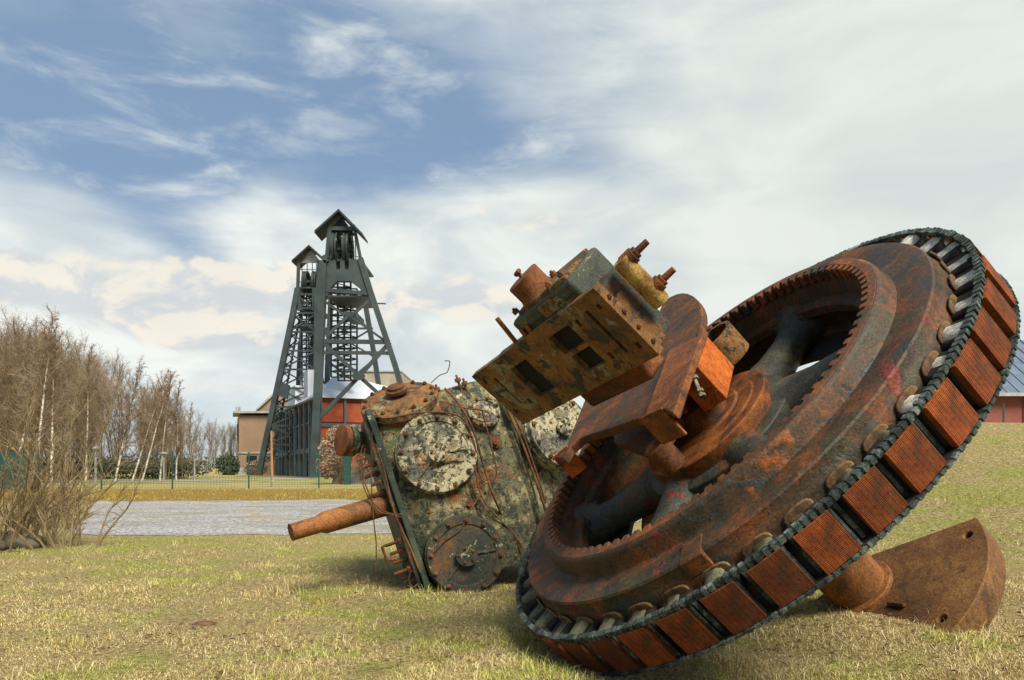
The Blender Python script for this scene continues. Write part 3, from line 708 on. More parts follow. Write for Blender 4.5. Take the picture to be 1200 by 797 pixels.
for px, py, ln in ((607, 404, .17), (625, 392, .06), (618, 396, .05)):
    q = scr(px, py, -.03); m = MB(); m.cyl(q, q + (SY * .9 - SZ * .15).normalized() * ln, .012, 10); build('stud', m, M['rust_mid'], body, 0, offset=off)
for k in range(5):
    q = SC + SX * (-.02 + .11 * k) + SY * (SH + .105) - SZ * (.10 if k != 2 else .25); build('nut', MB().hexbolt(q, SY, .017, .018), M['boltrust'], body, 0, 30, offset=off)
for k in range(4):
    q = SC + SX * (SW - .03) + SY * (-SH + .06 + .09 * k) - SZ * .03 ; build('nut', MB().hexbolt(q + SX * .03, SX, .012, .010), M['boltrust'], body, 0, 30, offset=off)
m = MB(); sbox(m, -.03, .45, SH + .02, SH + .045, -.325, -.045); build('box_lip', m, M['castgreen'], body, .006, offset=off)
m = MB(); sbox(m, .20, .32, SH + .0, SH + .07, -.052, -.035); build('name_boss', m, M['casting'], body, .008, offset=off)
# arm joining chest and bracket
m = MB(); sbox(m, -.1, .42, -SH - .12, -SH + .05, -.19, -.05); build('connecting_lug', m, M['rust_dark'], body, .02, offset=off)

# ------------------------------------------------------------------ engine block (steam cylinder casting)
EO = at(500, 697, 6.1); EO.z = -.05
tilt, yaw = R(18), R(13)
ez = V((-math.sin(tilt), 0, math.cos(tilt))); ex = V((math.cos(tilt) * math.cos(yaw), math.sin(yaw), math.sin(tilt))).normalized(); ey = ez.cross(ex).normalized(); ez = ex.cross(ey).normalized()
def Eg(x, y, z): return EO + ex * x + ey * y + ez * z
FE = (EO, ex, ey, ez)
eng = thing('engine_cylinder', V((EO.x + .6, EO.y + .5, 0)), 'leaning old steam engine casting with flaking cream and green paint and bolted round covers', 'engine casting')
offe = wl(eng)
prof = [(.05, .04), (.10, .0), (.22, -.035), (.36, -.05), (.50, -.035), (.60, .0), (.635, -.035), (.665, -.035), (.69, .01), (.82, .01), (.98, .06), (1.10, .13), (1.13, .10), (1.16, .115), (1.18, .17), (1.34, .22), (1.52, .33), (1.70, .50), (1.85, .75), (1.9, 1.0), (1.8, 1.35), (.05, 1.35)]
m = MB(); nr = 18; cx, cy = .9, .65
def zt(x): return 1.56 + .04 * math.sin(x * 2)
lv = []
for k in range(nr + 1):
    t_ = k / nr
    if t_ < .8: zz = t_ / .8 * 1.36; sc = 1
    else:
        q = (t_ - .8) / .2 * PI / 2; zz = 1.36 + .24 * math.sin(q); sc = 1 - .28 * (1 - math.cos(q))
    lv.append((zz, sc))
# belly: slight pinch low down
for zz, sc in lv:
    for x, y in prof:
        py_ = y + (.05 * math.cos((zz - .9) * 2.4) * -1 if y < 1 else 0)
        xx = cx + (x - cx) * (1 - (1 - sc) * .5); yy = cy + (py_ - cy) * sc
        m.v.append(tuple(Eg(xx, yy, zz)))
n = len(prof)
for k in range(nr):
    for i in range(n): m.f.append((k * n + i, k * n + (i + 1) % n, (k + 1) * n + (i + 1) % n, (k + 1) * n + i))
m.f.append(tuple(range(n))); m.f.append(tuple(range(nr * n, (nr + 1) * n)))
ebody = build('cylinder_body', m, M['engine'], eng, 0, 32)
# end flange on the left, edge on
m = MB(); fl = [(-.02, .0), (1.25, .0), (1.33, .1), (1.33, 1.30), (1.2, 1.5), (.2, 1.58), (-.02, 1.5)]
fl = [(-.10, -.0), (-.10, 1.50), (.0, 1.60), (.55, 1.62), (1.30, 1.50), (1.40, 1.3), (1.40, 0)]
m.prism(fl, (EO, ey, ez, ex), -.0, .052); build('end_flange', m, M['engflange'], eng, .008)
m = MB(); m.prism([(p[0] * .92 + .03, p[1] * .94 + .02) for p in fl], (EO, ey, ez, ex), -.045, -.002); build('inner_flange', m, M['enginedark'], eng, .008)
def cover(name, x, z, r_, th, mat, nb, yoff, boss=.3, tiltx=0, tiltz=0, rib=True, label=None, br=.02):
    nrm = (-ey + ex * tiltx + ez * tiltz).normalized(); X = (ex - nrm * ex.dot(nrm)).normalized(); Y = nrm.cross(X).normalized()
    O = Eg(x, yoff, z)
    fr = (O, X, Y, nrm)
    m = MB().lathe([(0, -.10), (r_ * 1.04, -.10), (r_ * 1.04, .0), (r_, .004), (r_, th), (r_ * .985, th + .006), (r_ * .80, th + .006), (r_ * .77, th - .004), (r_ * .3, th + .004), (0, th + .004)], fr, 64, closed=False)
    co = build(name, m, mat, eng, 0, 28)
    if label: co['label'] = label
    if boss:
        m = MB().lathe([(0, th), (r_ * boss * .7, th), (r_ * boss * .7, th + .03), (r_ * boss, th + .032), (r_ * boss, th + .055), (0, th + .055)], fr, 32, closed=False)
        bo = build('boss', m, mat, co, 0, 30, offset=offe)
        for k in range(5):
            a_ = 2 * PI * k / 5 + .3; p = O + X * (r_ * boss * .68 * math.cos(a_)) + Y * (r_ * boss * .68 * math.sin(a_)) + nrm * (th + .055)
            build('bolt', MB().hexbolt(p, nrm, .013, .012), M['boltrust'], co, 0, 30, offset=offe)
    if rib:
        for a_ in (215, 350):
            d_ = X * math.cos(R(a_)) + Y * math.sin(R(a_))
            build('rib', MB().tube([O + d_ * r_ * .15 + nrm * (th + .004), O + d_ * r_ * .78 + nrm * (th + .002)], [.016, .010], 8), mat, co, 0, 40, offset=offe)
    for k in range(nb):
        a_ = 2 * PI * k / nb + .2; p = O + X * (r_ * .90 * math.cos(a_)) + Y * (r_ * .90 * math.sin(a_)) + nrm * (th + .006)
        build('bolt', MB().hexbolt(p, nrm, br, br * .9), M['boltrust'], co, 0, 30, offset=offe)
    return co
def epx(px, py, y):
    nrm = ey; d = V(((px - 600) / F, 1, (548 - py) / F)); O = V((0, 0, 1)); P_ = Eg(0, y, 0); t_ = ((P_ - O).dot(nrm)) / d.dot(nrm); X = O + d * t_ - EO
    return X.dot(ex), X.dot(ez)
x_, z_ = epx(512, 531, -.11); cover('manhole_cover', x_, z_, .325, .045, M['enginelight'], 12, -.11, .24, label='upper round cover, pale flaking paint')
x_, z_ = epx(545, 650, -.11); cover('manhole_cover', x_, z_, .315, .05, M['enginedark'], 12, -.11, .28, label='lower round cover, dark and mossy')
x_, z_ = epx(567, 484, -.02); cover('small_cover', x_, z_, .14, .03, M['enginelight'], 8, -.0, 0, .15, .25, False, br=.016)
x_, z_ = epx(652, 506, .2); cover('side_cover', x_, z_, .34, .05, M['enginelight'], 12, .14, .22, .45, .1, label='right hand cover under the slab')
# top cover
O = Eg(.31, .16, 1.60); nrm = (ez * .86 - ey * .50).normalized(); X = (ex - nrm * ex.dot(nrm)).normalized(); Y = nrm.cross(X)
fr = (O, X, Y, nrm)
m = MB().lathe([(0, -.22), (.30, -.22), (.31, -.03), (.335, -.03), (.335, .03), (.32, .038), (.26, .038), (.24, .05), (0, .075)], fr, 64, closed=False); tcv = build('top_cover', m, M['casting'], eng, 0, 28)
for k in range(14):
    a_ = 2 * PI * k / 14; build('bolt', MB().hexbolt(O + X * .295 * math.cos(a_) + Y * .295 * math.sin(a_) + nrm * .036, nrm, .021, .02), M['boltrust'], tcv, 0, 30, offset=offe)
m = MB().lathe([(0, .06), (.045, .06), (.045, .10), (.095, .10), (.095, .125), (.07, .13), (.07, .15), (.03, .16), (0, .16)], fr, 32, closed=False); bs = build('boss', m, M['boltrust'], tcv, 0, 30, offset=offe)
# seam ribs down the front with small bolts
# steam pipe lower left
P0 = at(468, 587, 6.25); P1 = at(341, 624, 5.75)
d_ = (P1 - P0).normalized(); Lp = (P1 - P0).length
m = MB().tube([P0 - d_ * -.0 + d_ * -.1, P0 + d_ * .02, P0 + d_ * .021, P0 + d_ * (Lp - .27), P0 + d_ * (Lp - .22), P0 + d_ * (Lp - .02), P0 + d_ * Lp, P0 + d_ * Lp, P0 + d_ * (Lp - .1)],
               [.12, .12, .092, .088, .068, .066, .070, .055, .05], 32)
build('piston_rod', m, M['rust_smooth'], eng, 0, 40)
# upper flanged pipe
P0 = Eg(.0, .45, 1.36); P1 = at(399, 516, 6.35); d_ = (P1 - P0).normalized(); Lp = (P1 - P0).length
m = MB().tube([P0 - d_ * .1, P0, P0 + d_ * (Lp - .05)], [.12, .10, .09], 28); pp = build('inlet_pipe', m, M['engine'], eng, 0, 40)
m = MB().tube([P1 - d_ * .05, P1 - d_ * .005, P1], [.135, .135, .12], 28); build('pipe_flange', m, M['rust_mid'], pp, 0, 30, offset=offe)
m = MB().tube([P1 - d_ * .12, P1 - d_ * .07], [.13, .13], 28); build('pipe_flange', m, M['engine'], pp, 0, 30, offset=offe)
# studs along the end flange
for k, z in enumerate((1.16, 1.08, 1.0, .92, .84, .50, .42, .34, .26, .20, .12)):
    yy = .02 + .05 * math.sin(k * 2.1); ln = .10 + .07 * math.sin(k * 1.7) ** 2
    p = Eg(-.04, yy, z); m = MB(); m.cyl(p, p - ex * ln, .014, 8); m.cyl(p - ex * .012, p - ex * .04, .027, 6)
    if k == 5: m.tube([p - ex * ln, p - ex * (ln + .03), p - ex * (ln + .03) - ez * .11, p - ex * (ln - .05) - ez * .13], .013, 8)
    build('stud', m, M['rust_dark'], eng, 0, 30)
for px, py, y, r_ in ((549, 591, -.03, .045), (529, 595, -.06, .026), (580, 519, .0, .05), (593, 557, .02, .022), (611, 470, .02, .03), (575, 640, -.0, .02), (503, 600, -.07, .02)):
    x_, z_ = epx(px, py, y); p = Eg(x_, y + .01, z_); m = MB(); m.hexbolt(p, -ey, r_, r_ * .9); m.cyl(p + ey * .05, p - ey * .012, r_ * 1.25, 16); build('plug', m, M['boltrust'], eng, 0, 30)
for px, py in ((514, 455), (538, 444), (546, 448)):   # grease cups on top
    p = at(px, py + 6, 6.35); m = MB(); m.cyl(p - ez * .1, p + ez * .02, .012, 8); m.cyl(p + ez * .02, p + ez * .05, .026, 8); m.cyl(p + ez * .05, p + ez * .08, .010, 8); build('grease_cup', m, M['boltrust'], eng, 0, 30)
# loose wires and small pipes running over the casting
def smooth(pts, n=6):
    P = [V(p) for p in pts]; P = [P[0] * 2 - P[1]] + P + [P[-1] * 2 - P[-2]]; out = []
    for i in range(1, len(P) - 2):
        for k in range(n):
            t_ = k / n; a, b, c, d = P[i - 1], P[i], P[i + 1], P[i + 2]
            out.append(.5 * ((2 * b) + (c - a) * t_ + (2 * a - 5 * b + 4 * c - d) * t_ * t_ + (3 * b - a - 3 * c + d) * t_ ** 3))
    out.append(P[-2]); return out
def ypx(px, py, y): q = epx(px, py, y); return Eg(q[0], y, q[1])
def surf(px): return -.17 if px < 560 else (-.11 if px < 590 else .02)
wires = [([(521, 455), (535, 470), (553, 500), (565, 540), (578, 580), (592, 610), (612, 640)], .014),
         ([(590, 470), (606, 505), (618, 535), (632, 575), (640, 600)], .018), ([(594, 470), (611, 505), (624, 540), (640, 590)], .012),
         ([(437, 480), (450, 490), (490, 484), (530, 485), (548, 500), (560, 545)], .011),
         ([(516, 470), (545, 478), (570, 482), (575, 492), (565, 494), (550, 488)], .008),
         ([(565, 482), (575, 520), (582, 555), (572, 567), (562, 555), (556, 520), (540, 478)], .009),
         ([(556, 545), (566, 585), (600, 625), (614, 655)], .009),
         ([(566, 575), (550, 600), (540, 620), (520, 635), (508, 648)], .008),
         ([(440, 520), (450, 550), (462, 600), (480, 640), (492, 670)], .012), ([(560, 545), (530, 540), (505, 548)], .010)]
for pts, r_ in wires:
    q = smooth([ypx(x, y, surf(x)) for x, y in pts]); build('wire', MB().tube(q, r_ * .68, 8), M['wire'], eng, 0, 60)
for pts, r_ in [([(425, 522), (421, 545), (428, 575), (440, 592), (452, 600), (470, 606)], .008), ([(428, 525), (424, 550), (433, 580), (445, 600), (470, 603)], .008),
                ([(436, 505), (435, 560), (438, 610), (441, 640), (440, 672), (443, 690)], .007), ([(482, 668), (479, 680), (484, 688), (490, 684)], .010),
                ([(505, 449), (515, 440), (524, 436), (527, 424), (521, 423)], .006)]:
    q = smooth([at(x, y, 6.0 if x < 500 else 6.4) for x, y in pts]); build('wire', MB().tube(q, r_ * .7, 8), M['wire'], eng, 0, 60)

# ------------------------------------------------------------------ headframes
def headframe(name, Yf, dY, fl, fr_, bl, br_, roof, sheaves, decks, xb, label, lat, plate, mat, dark, braces, lw_, topz, roofmat):
    """fl/fr: front left/right leg polylines in (px,py); depth Yf for the front, Yf+dY for the back"""
    z0 = 0
    p0 = at(fl[-1][0], 556, Yf); t_ = thing(name, V((p0.x + 2, Yf + dY / 2, 0)), label, 'headframe')
    def P(q, Y=Yf): return at(q[0], q[1], Y)
    for pts, Y, wd in ((fl, Yf, lw_[0]), (fr_, Yf, lw_[1]), (bl, Yf + dY, .5), (br_, Yf + dY, .5)):
        m = MB()
        for a_, b_ in zip(pts[:-1], pts[1:]):
            A, Bq = P(a_, Y), P(b_, Y)
            sc_ = .55 if A.z > topz else 1.0; m.bar(A, Bq, wd * sc_, wd * sc_, V((0, 1, 0)))
        # flange edges
        build('leg', m, mat, t_, 0)
    for k, (a_, b_, Y, wd) in enumerate(braces):
        build('brace', MB().bar(P(a_, Y), P(b_, Y), wd, wd * .8, V((0, 1, 0))), mat, t_, 0)
    # roof: gable facing the viewer
    ap, lf, rt, dep = roof
    A, Lf, Rt = P(ap), P(lf), P(rt); D = V((0, dep, 0)); Fo = V((0, -.8, 0))
    m = MB()
    for e in (Lf, Rt):
        n_ = V((0, 0, -.22)); vs = [A + Fo, e + Fo, e + Fo + n_, A + Fo + n_, A + D, e + D, e + D + n_, A + D + n_]
        m.add(vs, [(0, 1, 2, 3), (4, 7, 6, 5), (0, 4, 5, 1), (3, 2, 6, 7), (1, 5, 6, 2), (0, 3, 7, 4)])
    rf = build('roof', m, roofmat, t_, 0)
    zb = Lf.z * .5 + Rt.z * .5
    m = MB()
    w_ = (Rt.x - Lf.x) * .30; cxm = (Lf.x + Rt.x) / 2
    m.add([A + V((0, .3, -.3)), V((cxm - w_, A.y + .3, zb)), V((cxm + w_, A.y + .3, zb))] + [A + V((0, .5, -.3)), V((cxm - w_, A.y + .5, zb)), V((cxm + w_, A.y + .5, zb))], [(0, 1, 2), (3, 5, 4), (0, 3, 4, 1), (1, 4, 5, 2), (2, 5, 3, 0)])
    build('gable', m, lat, t_, 0)
    for (sx_, sy_, rp) in sheaves:
        c = at(sx_, sy_, Yf + 1.0); r_ = rp / F * Yf
        fr2 = (c, V((0, 1, 0)), V((0, 0, 1)), V((1, 0, 0)))
        m = MB().lathe([(r_ * .80, -.16), (r_, -.26), (r_, -.10), (r_ * .93, 0), (r_, .10), (r_, .26), (r_ * .80, .16)], fr2, 40)
        for k in range(8):
            a_ = PI * k / 4; m.bar(c, c + V((0, math.cos(a_), math.sin(a_))) * r_ * .9, .12, .12, V((1, 0, 0)))
        m.cyl(c - V((.5, 0, 0)), c + V((.5, 0, 0)), .25, 12)
        build('sheave_wheel', m, dark, t_, 0)
    for (x0, y0, x1, y1, dd) in decks:
        a_, b_ = P((x0, y0)), P((x1, y1)); m = MB()
        m.box(((a_.x + b_.x) / 2, Yf + dd / 2, (a_.z + b_.z) / 2), (abs(b_.x - a_.x) / 2, dd / 2, abs(a_.z - b_.z) / 2)); build('platform', m, mat, t_, 0)
    for poly_, y_, th in plate:
        pts = [P(q) for q in poly_]; m = MB().prism([(p.x, p.z) for p in pts], (V((0, Yf + y_, 0)), V((1, 0, 0)), V((0, 0, 1)), V((0, 1, 0))), 0, th); build('plate', m, mat, t_, 0)
    # guide lattice shaft
    x0, x1, yt, yb, dd, n_ = xb
    m = MB(); X0, X1 = at(x0, 500, Yf + dd).x, at(x1, 500, Yf + dd).x; Zt, Zb = at(x0, yt, Yf + dd).z, at(x0, yb, Yf + dd).z
    for Yq in (Yf + dd, Yf + dd + 3.0):
        for k in range(4):
            xx = X0 + (X1 - X0) * k / 3; m.bar((xx, Yq, Zb), (xx, Yq, Zt), .16)
        for k in range(n_ + 1):
            zz = Zb + (Zt - Zb) * k / n_; m.bar((X0, Yq, zz), (X1, Yq, zz), .13)
            if k < n_:
                z2 = Zb + (Zt - Zb) * (k + 1) / n_
                m.bar((X0, Yq, zz), (X1, Yq, z2), .08) if k % 2 else m.bar((X1, Yq, zz), (X0, Yq, z2), .08)
    build('guide_lattice', m, dark, t_, 0)
    return t_
Yf, dY = 70, 11
S_, SDk = M['steel'], M['steeldark']
fb = []
def X(a, b, Y, wd=.35): fb.append((a, b, Y, wd * .7))
X((379, 400), (457, 401), Yf, .55); X((378, 413), (460, 414), Yf, .45)
X((378, 401), (421, 441), Yf, .5); X((457, 401), (421, 441), Yf, .5); X((421, 441), (374, 490), Yf, .5); X((421, 441), (462, 478), Yf, .5)
X((379, 352), (404, 370), Yf); X((433, 352), (412, 370), Yf); X((382, 395), (408, 370), Yf); X((449, 398), (410, 370), Yf, .3)
X((380, 340), (433, 344), Yf, .5); X((427, 355), (452, 356), Yf + dY, .2)
X((383, 268), (417, 268), Yf, .5)
for (a, b) in (((386, 268), (415, 298)), ((415, 268), (386, 298)), ((386, 283), (415, 283))): X(a, b, Yf + dY * .5, .16)
for px in (388, 392, 413, 416): X((px, 266), (px + (1 if px > 400 else -1), 306), Yf + dY * .45, .14)
X((416, 300), (422, 302), Yf, .1)
X((381, 420), (440, 470), Yf + dY, .3); X((440, 420), (381, 470), Yf + dY, .3); X((381, 385), (437, 385), Yf + dY, .3); X((381, 385), (438, 418), Yf + dY, .25); X((436, 385), (381, 418), Yf + dY, .25); X((404, 350), (430, 384), Yf + dY, .2)
for i in range(6):
    t0_ = i / 6; X((379 - 8 * t0_, 310 + 225 * t0_), (381 - 3 * t0_, 330 + 205 * (i + .5) / 6), Yf + dY * (i % 2), .18)
front_hf = headframe('headframe', Yf, dY,
    [(387, 264), (383.5, 303), (379, 306), (374, 428), (368, 559)], [(414.5, 264), (422.5, 303), (433, 338), (463, 428), (500, 559)],
    [(389, 300), (388, 350), (384, 430), (380, 551)], [(413, 300), (427, 350), (438, 413), (445, 460), (455, 551)],
    ((399, 248), (371, 273), (426.5, 276), 1.9), [(395, 293, 21), (408, 293, 21)],
    [(382, 304, 424, 306, 6), (403, 365, 417, 371, 4), (384, 346, 432, 348, 5)], (388, 411, 330, 442, 4, 17),
    'taller dark green mine headframe with open gable roof, the nearer of the two', M['steeldark'],
    [([(382, 303), (394, 303), (394, 316), (399, 316), (399, 303), (404, 303), (404, 316), (409, 316), (409, 303), (424, 306), (429, 324), (400, 322), (381, 328)], -.1, .5),
     ([(381, 328), (400, 322), (429, 324), (435, 345), (428, 347), (422, 338), (411, 330), (395, 330), (387, 338), (384, 347), (379, 347)], -.1, .5),
     ([(416, 436), (426, 436), (429, 441), (426, 446), (416, 446), (413, 441)], -.45, .2)], S_, SDk, fb, (.70, .5), 21.5, SDk)
fb2 = []
Y2 = 88
def X2(a, b, Y=Y2, wd=.3): fb2.append((a, b, Y, wd * .6))
for i in range(9):
    y0 = 345 + i * 22; y1 = y0 + 22
    def lx(y): return 349 - (y - 338) * .205
    def rx(y): return 372 - (y - 338) * .02
    X2((lx(y0), y0), (rx(y0), y0), Y2, .35); X2((lx(y0), y0), (rx(y1), y1), Y2, .28); X2((rx(y0), y0), (lx(y1), y1), Y2, .28)
    for k in range(2):
        yy = y0 + k * 11; X2((lx(yy), yy), (lx(yy) + 9 + i * .3, yy + 11), Y2 + 1, .22); X2((lx(yy) + 9 + i * .3, yy), (lx(yy + 11), yy + 11), Y2 + 1, .22)
    X2((lx(y0) + 9 + i * .3, y0), (lx(y1) + 9.3 + i * .3, y1), Y2 + 1, .35)
for px in (350, 354, 360, 366, 371): X2((px, 306), (px, 338), Y2 + 2, .14)
X2((348, 316), (374, 316), Y2 + 2, .1); X2((348, 330), (374, 330), Y2, .1)
headframe('headframe', Y2, 9, [(350, 306), (349, 338), (343, 370), (330, 432), (304, 553)], [(374, 306), (372, 345), (371, 430), (366, 553)],
    [(354, 330), (352, 400), (345, 553)], [(368, 330), (366, 400), (358, 553)], ((364, 289), (344, 307), (384, 307), 2.6), [(359, 331, 13), (370, 331, 13)],
    [(348, 336, 377, 338, 6), (349, 360, 374, 362, 6), (346, 380, 374, 382, 6)], (354, 370, 345, 540, 3, 40),
    'lower headframe with pale roof, the farther one left behind the taller headframe', M['roofmetal'],
    [([(349, 338), (352, 338), (352, 356), (356, 364), (349, 364)], -.1, .4), ([(366, 338), (374, 338), (374, 364), (366, 364)], -.1, .4), ([(331, 448), (341, 452), (338, 468), (327, 464)], -.5, .3)], S_, SDk, fb2, (.6, .6), 24, M['steeldark'])
# flat hipped roof board under rear gable is closed by dark board already

# ------------------------------------------------------------------ buildings
def wallbox(name, x0, y0, dirv, Lf, Ld, z0, z1, mat, parent, **k):
    d = V((dirv[0], dirv[1], 0)).normalized(); nrm = V((-d.y, d.x, 0)); c = V((x0, y0, 0)) + d * Lf / 2 + nrm * Ld / 2
    return build(name, MB().box((c.x, c.y, (z0 + z1) / 2), (Lf / 2, Ld / 2, (z1 - z0) / 2), (d, nrm, V((0, 0, 1)))), mat, parent, **k)
# hall with orange panels: corner P, front goes right-back, side goes left-back
HP = V((-19.6, 76, 0)); hd = V((.92, .39, 0)).normalized(); hs = V((-.435, .90, 0)).normalized()
hn = hd.cross(V((0, 0, 1))).normalized()     # outward normal of the front (towards the viewer)
hns = hs.cross(V((0, 0, -1))).normalized()
hall = thing('pithead_hall', HP + hd * 6 + hs * 12, 'orange panelled pithead hall with pale hipped roof under the headframes', 'hall'); ho = wl(hall)
def quadprism(pts, th, nrm): 
    pts = [V(p) for p in pts]; n = len(pts); return MB().add(pts + [p - nrm * th for p in pts], [tuple(range(n)), tuple(range(n, 2 * n))[::-1]] + [(i, (i + 1) % n, n + (i + 1) % n, n + i) for i in range(n)])
W_, D_, ze = 13.0, 30.0, 8.1
def HPt(f_, s_, z): return HP + hd * f_ + hs * s_ + V((0, 0, z))
m = MB().add([HPt(0, 0, -.3), HPt(W_, 0, -.3), HPt(W_, D_, -.3), HPt(0, D_, -.3), HPt(0, 0, ze), HPt(W_, 0, ze), HPt(W_, D_, ze), HPt(0, D_, ze)], [(0, 1, 5, 4), (1, 2, 6, 5), (2, 3, 7, 6), (3, 0, 4, 7), (4, 5, 6, 7), (0, 3, 2, 1)])
build('wall', m, M['redpanel'], hall)
m = MB(); e_ = .5
r0 = [HPt(-e_, -e_, ze + .004), HPt(W_ + e_, -e_, ze + .004), HPt(W_ + e_, 12, ze + .004), HPt(-e_, 12, ze + .004), HPt(2.4, 3.6, ze + 2.7), HPt(4.0, 3.6, ze + 2.7), HPt(4.0, 12, ze + 2.7), HPt(2.4, 12, ze + 2.7)]
m.add(r0, [(0, 1, 5, 4), (1, 2, 6, 5), (3, 0, 4, 7), (4, 5, 6, 7), (2, 3, 7, 6), (0, 3, 2, 1)])
build('roof', m, M['whiteroof'], hall)
m = MB().box(HPt(1.2, 16, ze + 1.0), (1.3, 2.6, 1.6), (hd, hs, V((0, 0, 1)))); build('roof_vent', m, M['whiteroof'], hall)
m = MB().box(HPt(1.0, 9, ze + 1.8), (.7, 1.2, 2.0), (hd, hs, V((0, 0, 1)))); build('roof_vent', m, M['whiteroof'], hall)
build('roof', MB().box(HPt(6, 21.5, ze + .2), (6.4, 9.4, .2), (hd, hs, V((0, 0, 1)))), M['whiteroof'], hall)
for f0 in range(5):     # orange panels on the front
    for k in range(3):
        zz = ze - .5 - k * 2.4
        if k == 0 and f0 in (2, 3, 4): hh = .55; zc = zz - 1.35
        else: hh = .98; zc = zz - .95
        build('panel', MB().box(HPt(1.3 + f0 * 2.55, -.03, zc), (1.12, .04, hh), (hd, hs, V((0, 0, 1)))), M['orangepanel'], hall)
for f0 in (2, 3, 4):
    wn = build('window', MB().box(HPt(1.3 + f0 * 2.55, -.03, ze - .95), (1.2, .05, .5), (hd, hs, V((0, 0, 1)))), M['glass'], hall)
    m = MB()
    for k in range(5): m.box(HPt(1.3 + f0 * 2.55 - 1.1 + k * .55, -.10, ze - .95), (.04, .04, .5), (hd, hs, V((0, 0, 1))))
    build('mullion', m, M['frame'], wn, offset=ho)
for k in range(6): build('pilaster', MB().box(HPt(.03 + k * 2.55, -.12, ze / 2), (.12, .14, ze / 2 - .02), (hd, hs, V((0, 0, 1)))), M['frame'], hall)
for z in (ze - 2.75, ze - 5.2): build('beam', MB().box(HPt(W_ / 2, -.20, z), (W_ / 2, .08, .16), (hd, hs, V((0, 0, 1)))), M['frame'], hall)
for k in range(10):     # side facade, left
    s0 = 1.5 + k * 3.0
    for lv_ in range(2):
        z = ze - 1.5 - lv_ * 2.8
        wn = build('window', MB().box(HPt(-.04, s0, z), (.05, .95, .75), (hd, hs, V((0, 0, 1)))), M['glass'], hall)
        build('sill', MB().box(HPt(-.12, s0, z - .82), (.10, 1.1, .07), (hd, hs, V((0, 0, 1)))), M['concrete'], wn, offset=ho)
        build('panel', MB().box(HPt(-.04, s0, z - 1.45), (.04, 1.05, .55), (hd, hs, V((0, 0, 1)))), M['orangepanel'] if k < 3 else M['redpanel'], hall)
    build('column', MB().box(HPt(-.35, s0 - 1.5, ze / 2 - .1), (.16, .16, ze / 2 - .1), (hd, hs, V((0, 0, 1)))), M['frame'], hall)
build('gutter', MB().bar(HPt(-.7, -.4, ze - .12), HPt(-.7, D_, ze - .12), .22, .22), M['frame'], hall)
build('beam', MB().bar(HPt(-.3, 0, ze - 5.4), HPt(-.3, D_, ze - 5.4), .18, .3), M['frame'], hall)
build('door', MB().box(HPt(-.05, 7.2, 1.3), (.05, 1.2, 1.3), (hd, hs, V((0, 0, 1)))), M['glass'], hall)

# brick building far left
YB = 108
def bx3(x0, x1, y0, y1, z0, z1): return MB().box(((x0 + x1) / 2, (y0 + y1) / 2, (z0 + z1) / 2), (abs(x1 - x0) / 2, abs(y1 - y0) / 2, abs(z1 - z0) / 2))
def wx(px, Y): return (px - 600) / F * Y
def wz(py, Y): return 1 + (548 - py) / F * Y
bk = thing('brick_building', V((wx(300, YB), YB + 5, 0)), 'tan brick building with flat corniced wing and taller gabled wing, left of headframes', 'building'); bo = wl(bk)
x0, x1, zt_ = wx(280, YB), wx(318, YB), wz(487, YB)
c_ = V((x0, YB, 0)); dl = V((-.55, 1, 0)).normalized()
m = MB(); Lq = 9
A0, A1 = V((x0, YB, -.3)), V((x1, YB, -.3)); A2 = A1 + V((0, 10, 0)); A3 = A0 + V((-.6 * 5.0, 7.5, 0)); up_ = V((0, 0, zt_ + .3))
m.add([A0, A1, A2, A3, A0 + up_, A1 + up_, A2 + up_, A3 + up_], [(0, 1, 5, 4), (1, 2, 6, 5), (2, 3, 7, 6), (3, 0, 4, 7), (4, 5, 6, 7), (0, 3, 2, 1)])
build('wall', m, M['brick'], bk)
m = MB(); q = [A0 + V((-.6, -.6, 0)), A1 + V((0, -.6, 0)), A2, A3 + V((-.7, 0, 0))]; zz0, zz1 = zt_ + .32, zt_ + .62
m.add([V((p.x, p.y, zz0)) for p in q] + [V((p.x, p.y, zz1)) for p in q], [(0, 1, 5, 4), (1, 2, 6, 5), (2, 3, 7, 6), (3, 0, 4, 7), (4, 5, 6, 7), (0, 3, 2, 1)])
build('cornice', m, M['concrete'], bk)
build('plinth_band', bx3(x0 - .05, x1, YB - .12, YB - .003, wz(531.5, YB), wz(530, YB)), M['concrete'], bk)
build('plinth', bx3(x0 - .02, wx(291, YB), YB - .1, YB - .003, 0, wz(548, YB)), M['concrete'], bk)
dr = build('door', bx3(wx(290.5, YB), wx(301, YB), YB - .15, YB - .003, 0, wz(534, YB)), M['glass'], bk)
build('door_frame', bx3(wx(289.8, YB), wx(290.6, YB), YB - .25, YB - .16, 0, wz(533.5, YB)), M['fence'], dr, offset=bo)
dn = (A3 - A0).normalized(); no = V((dn.y, -dn.x, 0)); no = no if no.y < 0 else -no
sA = A0 + (A3 - A0) * .35; m = MB().box(V((sA.x, sA.y, (wz(495, YB) + wz(519, YB)) / 2)) + no * .05, (1.0, .08, (wz(495, YB) - wz(519, YB)) / 2), (dn, no, V((0, 0, 1)))); wn = build('window', m, M['glass'], bk)
m = MB().box(V((sA.x, sA.y, (wz(495, YB) + wz(519, YB)) / 2)) + no * .12, (.35, .06, (wz(495, YB) - wz(519, YB)) / 2 - .1), (dn, no, V((0, 0, 1)))); build('mullion', m, M['concrete'], wn, offset=bo)
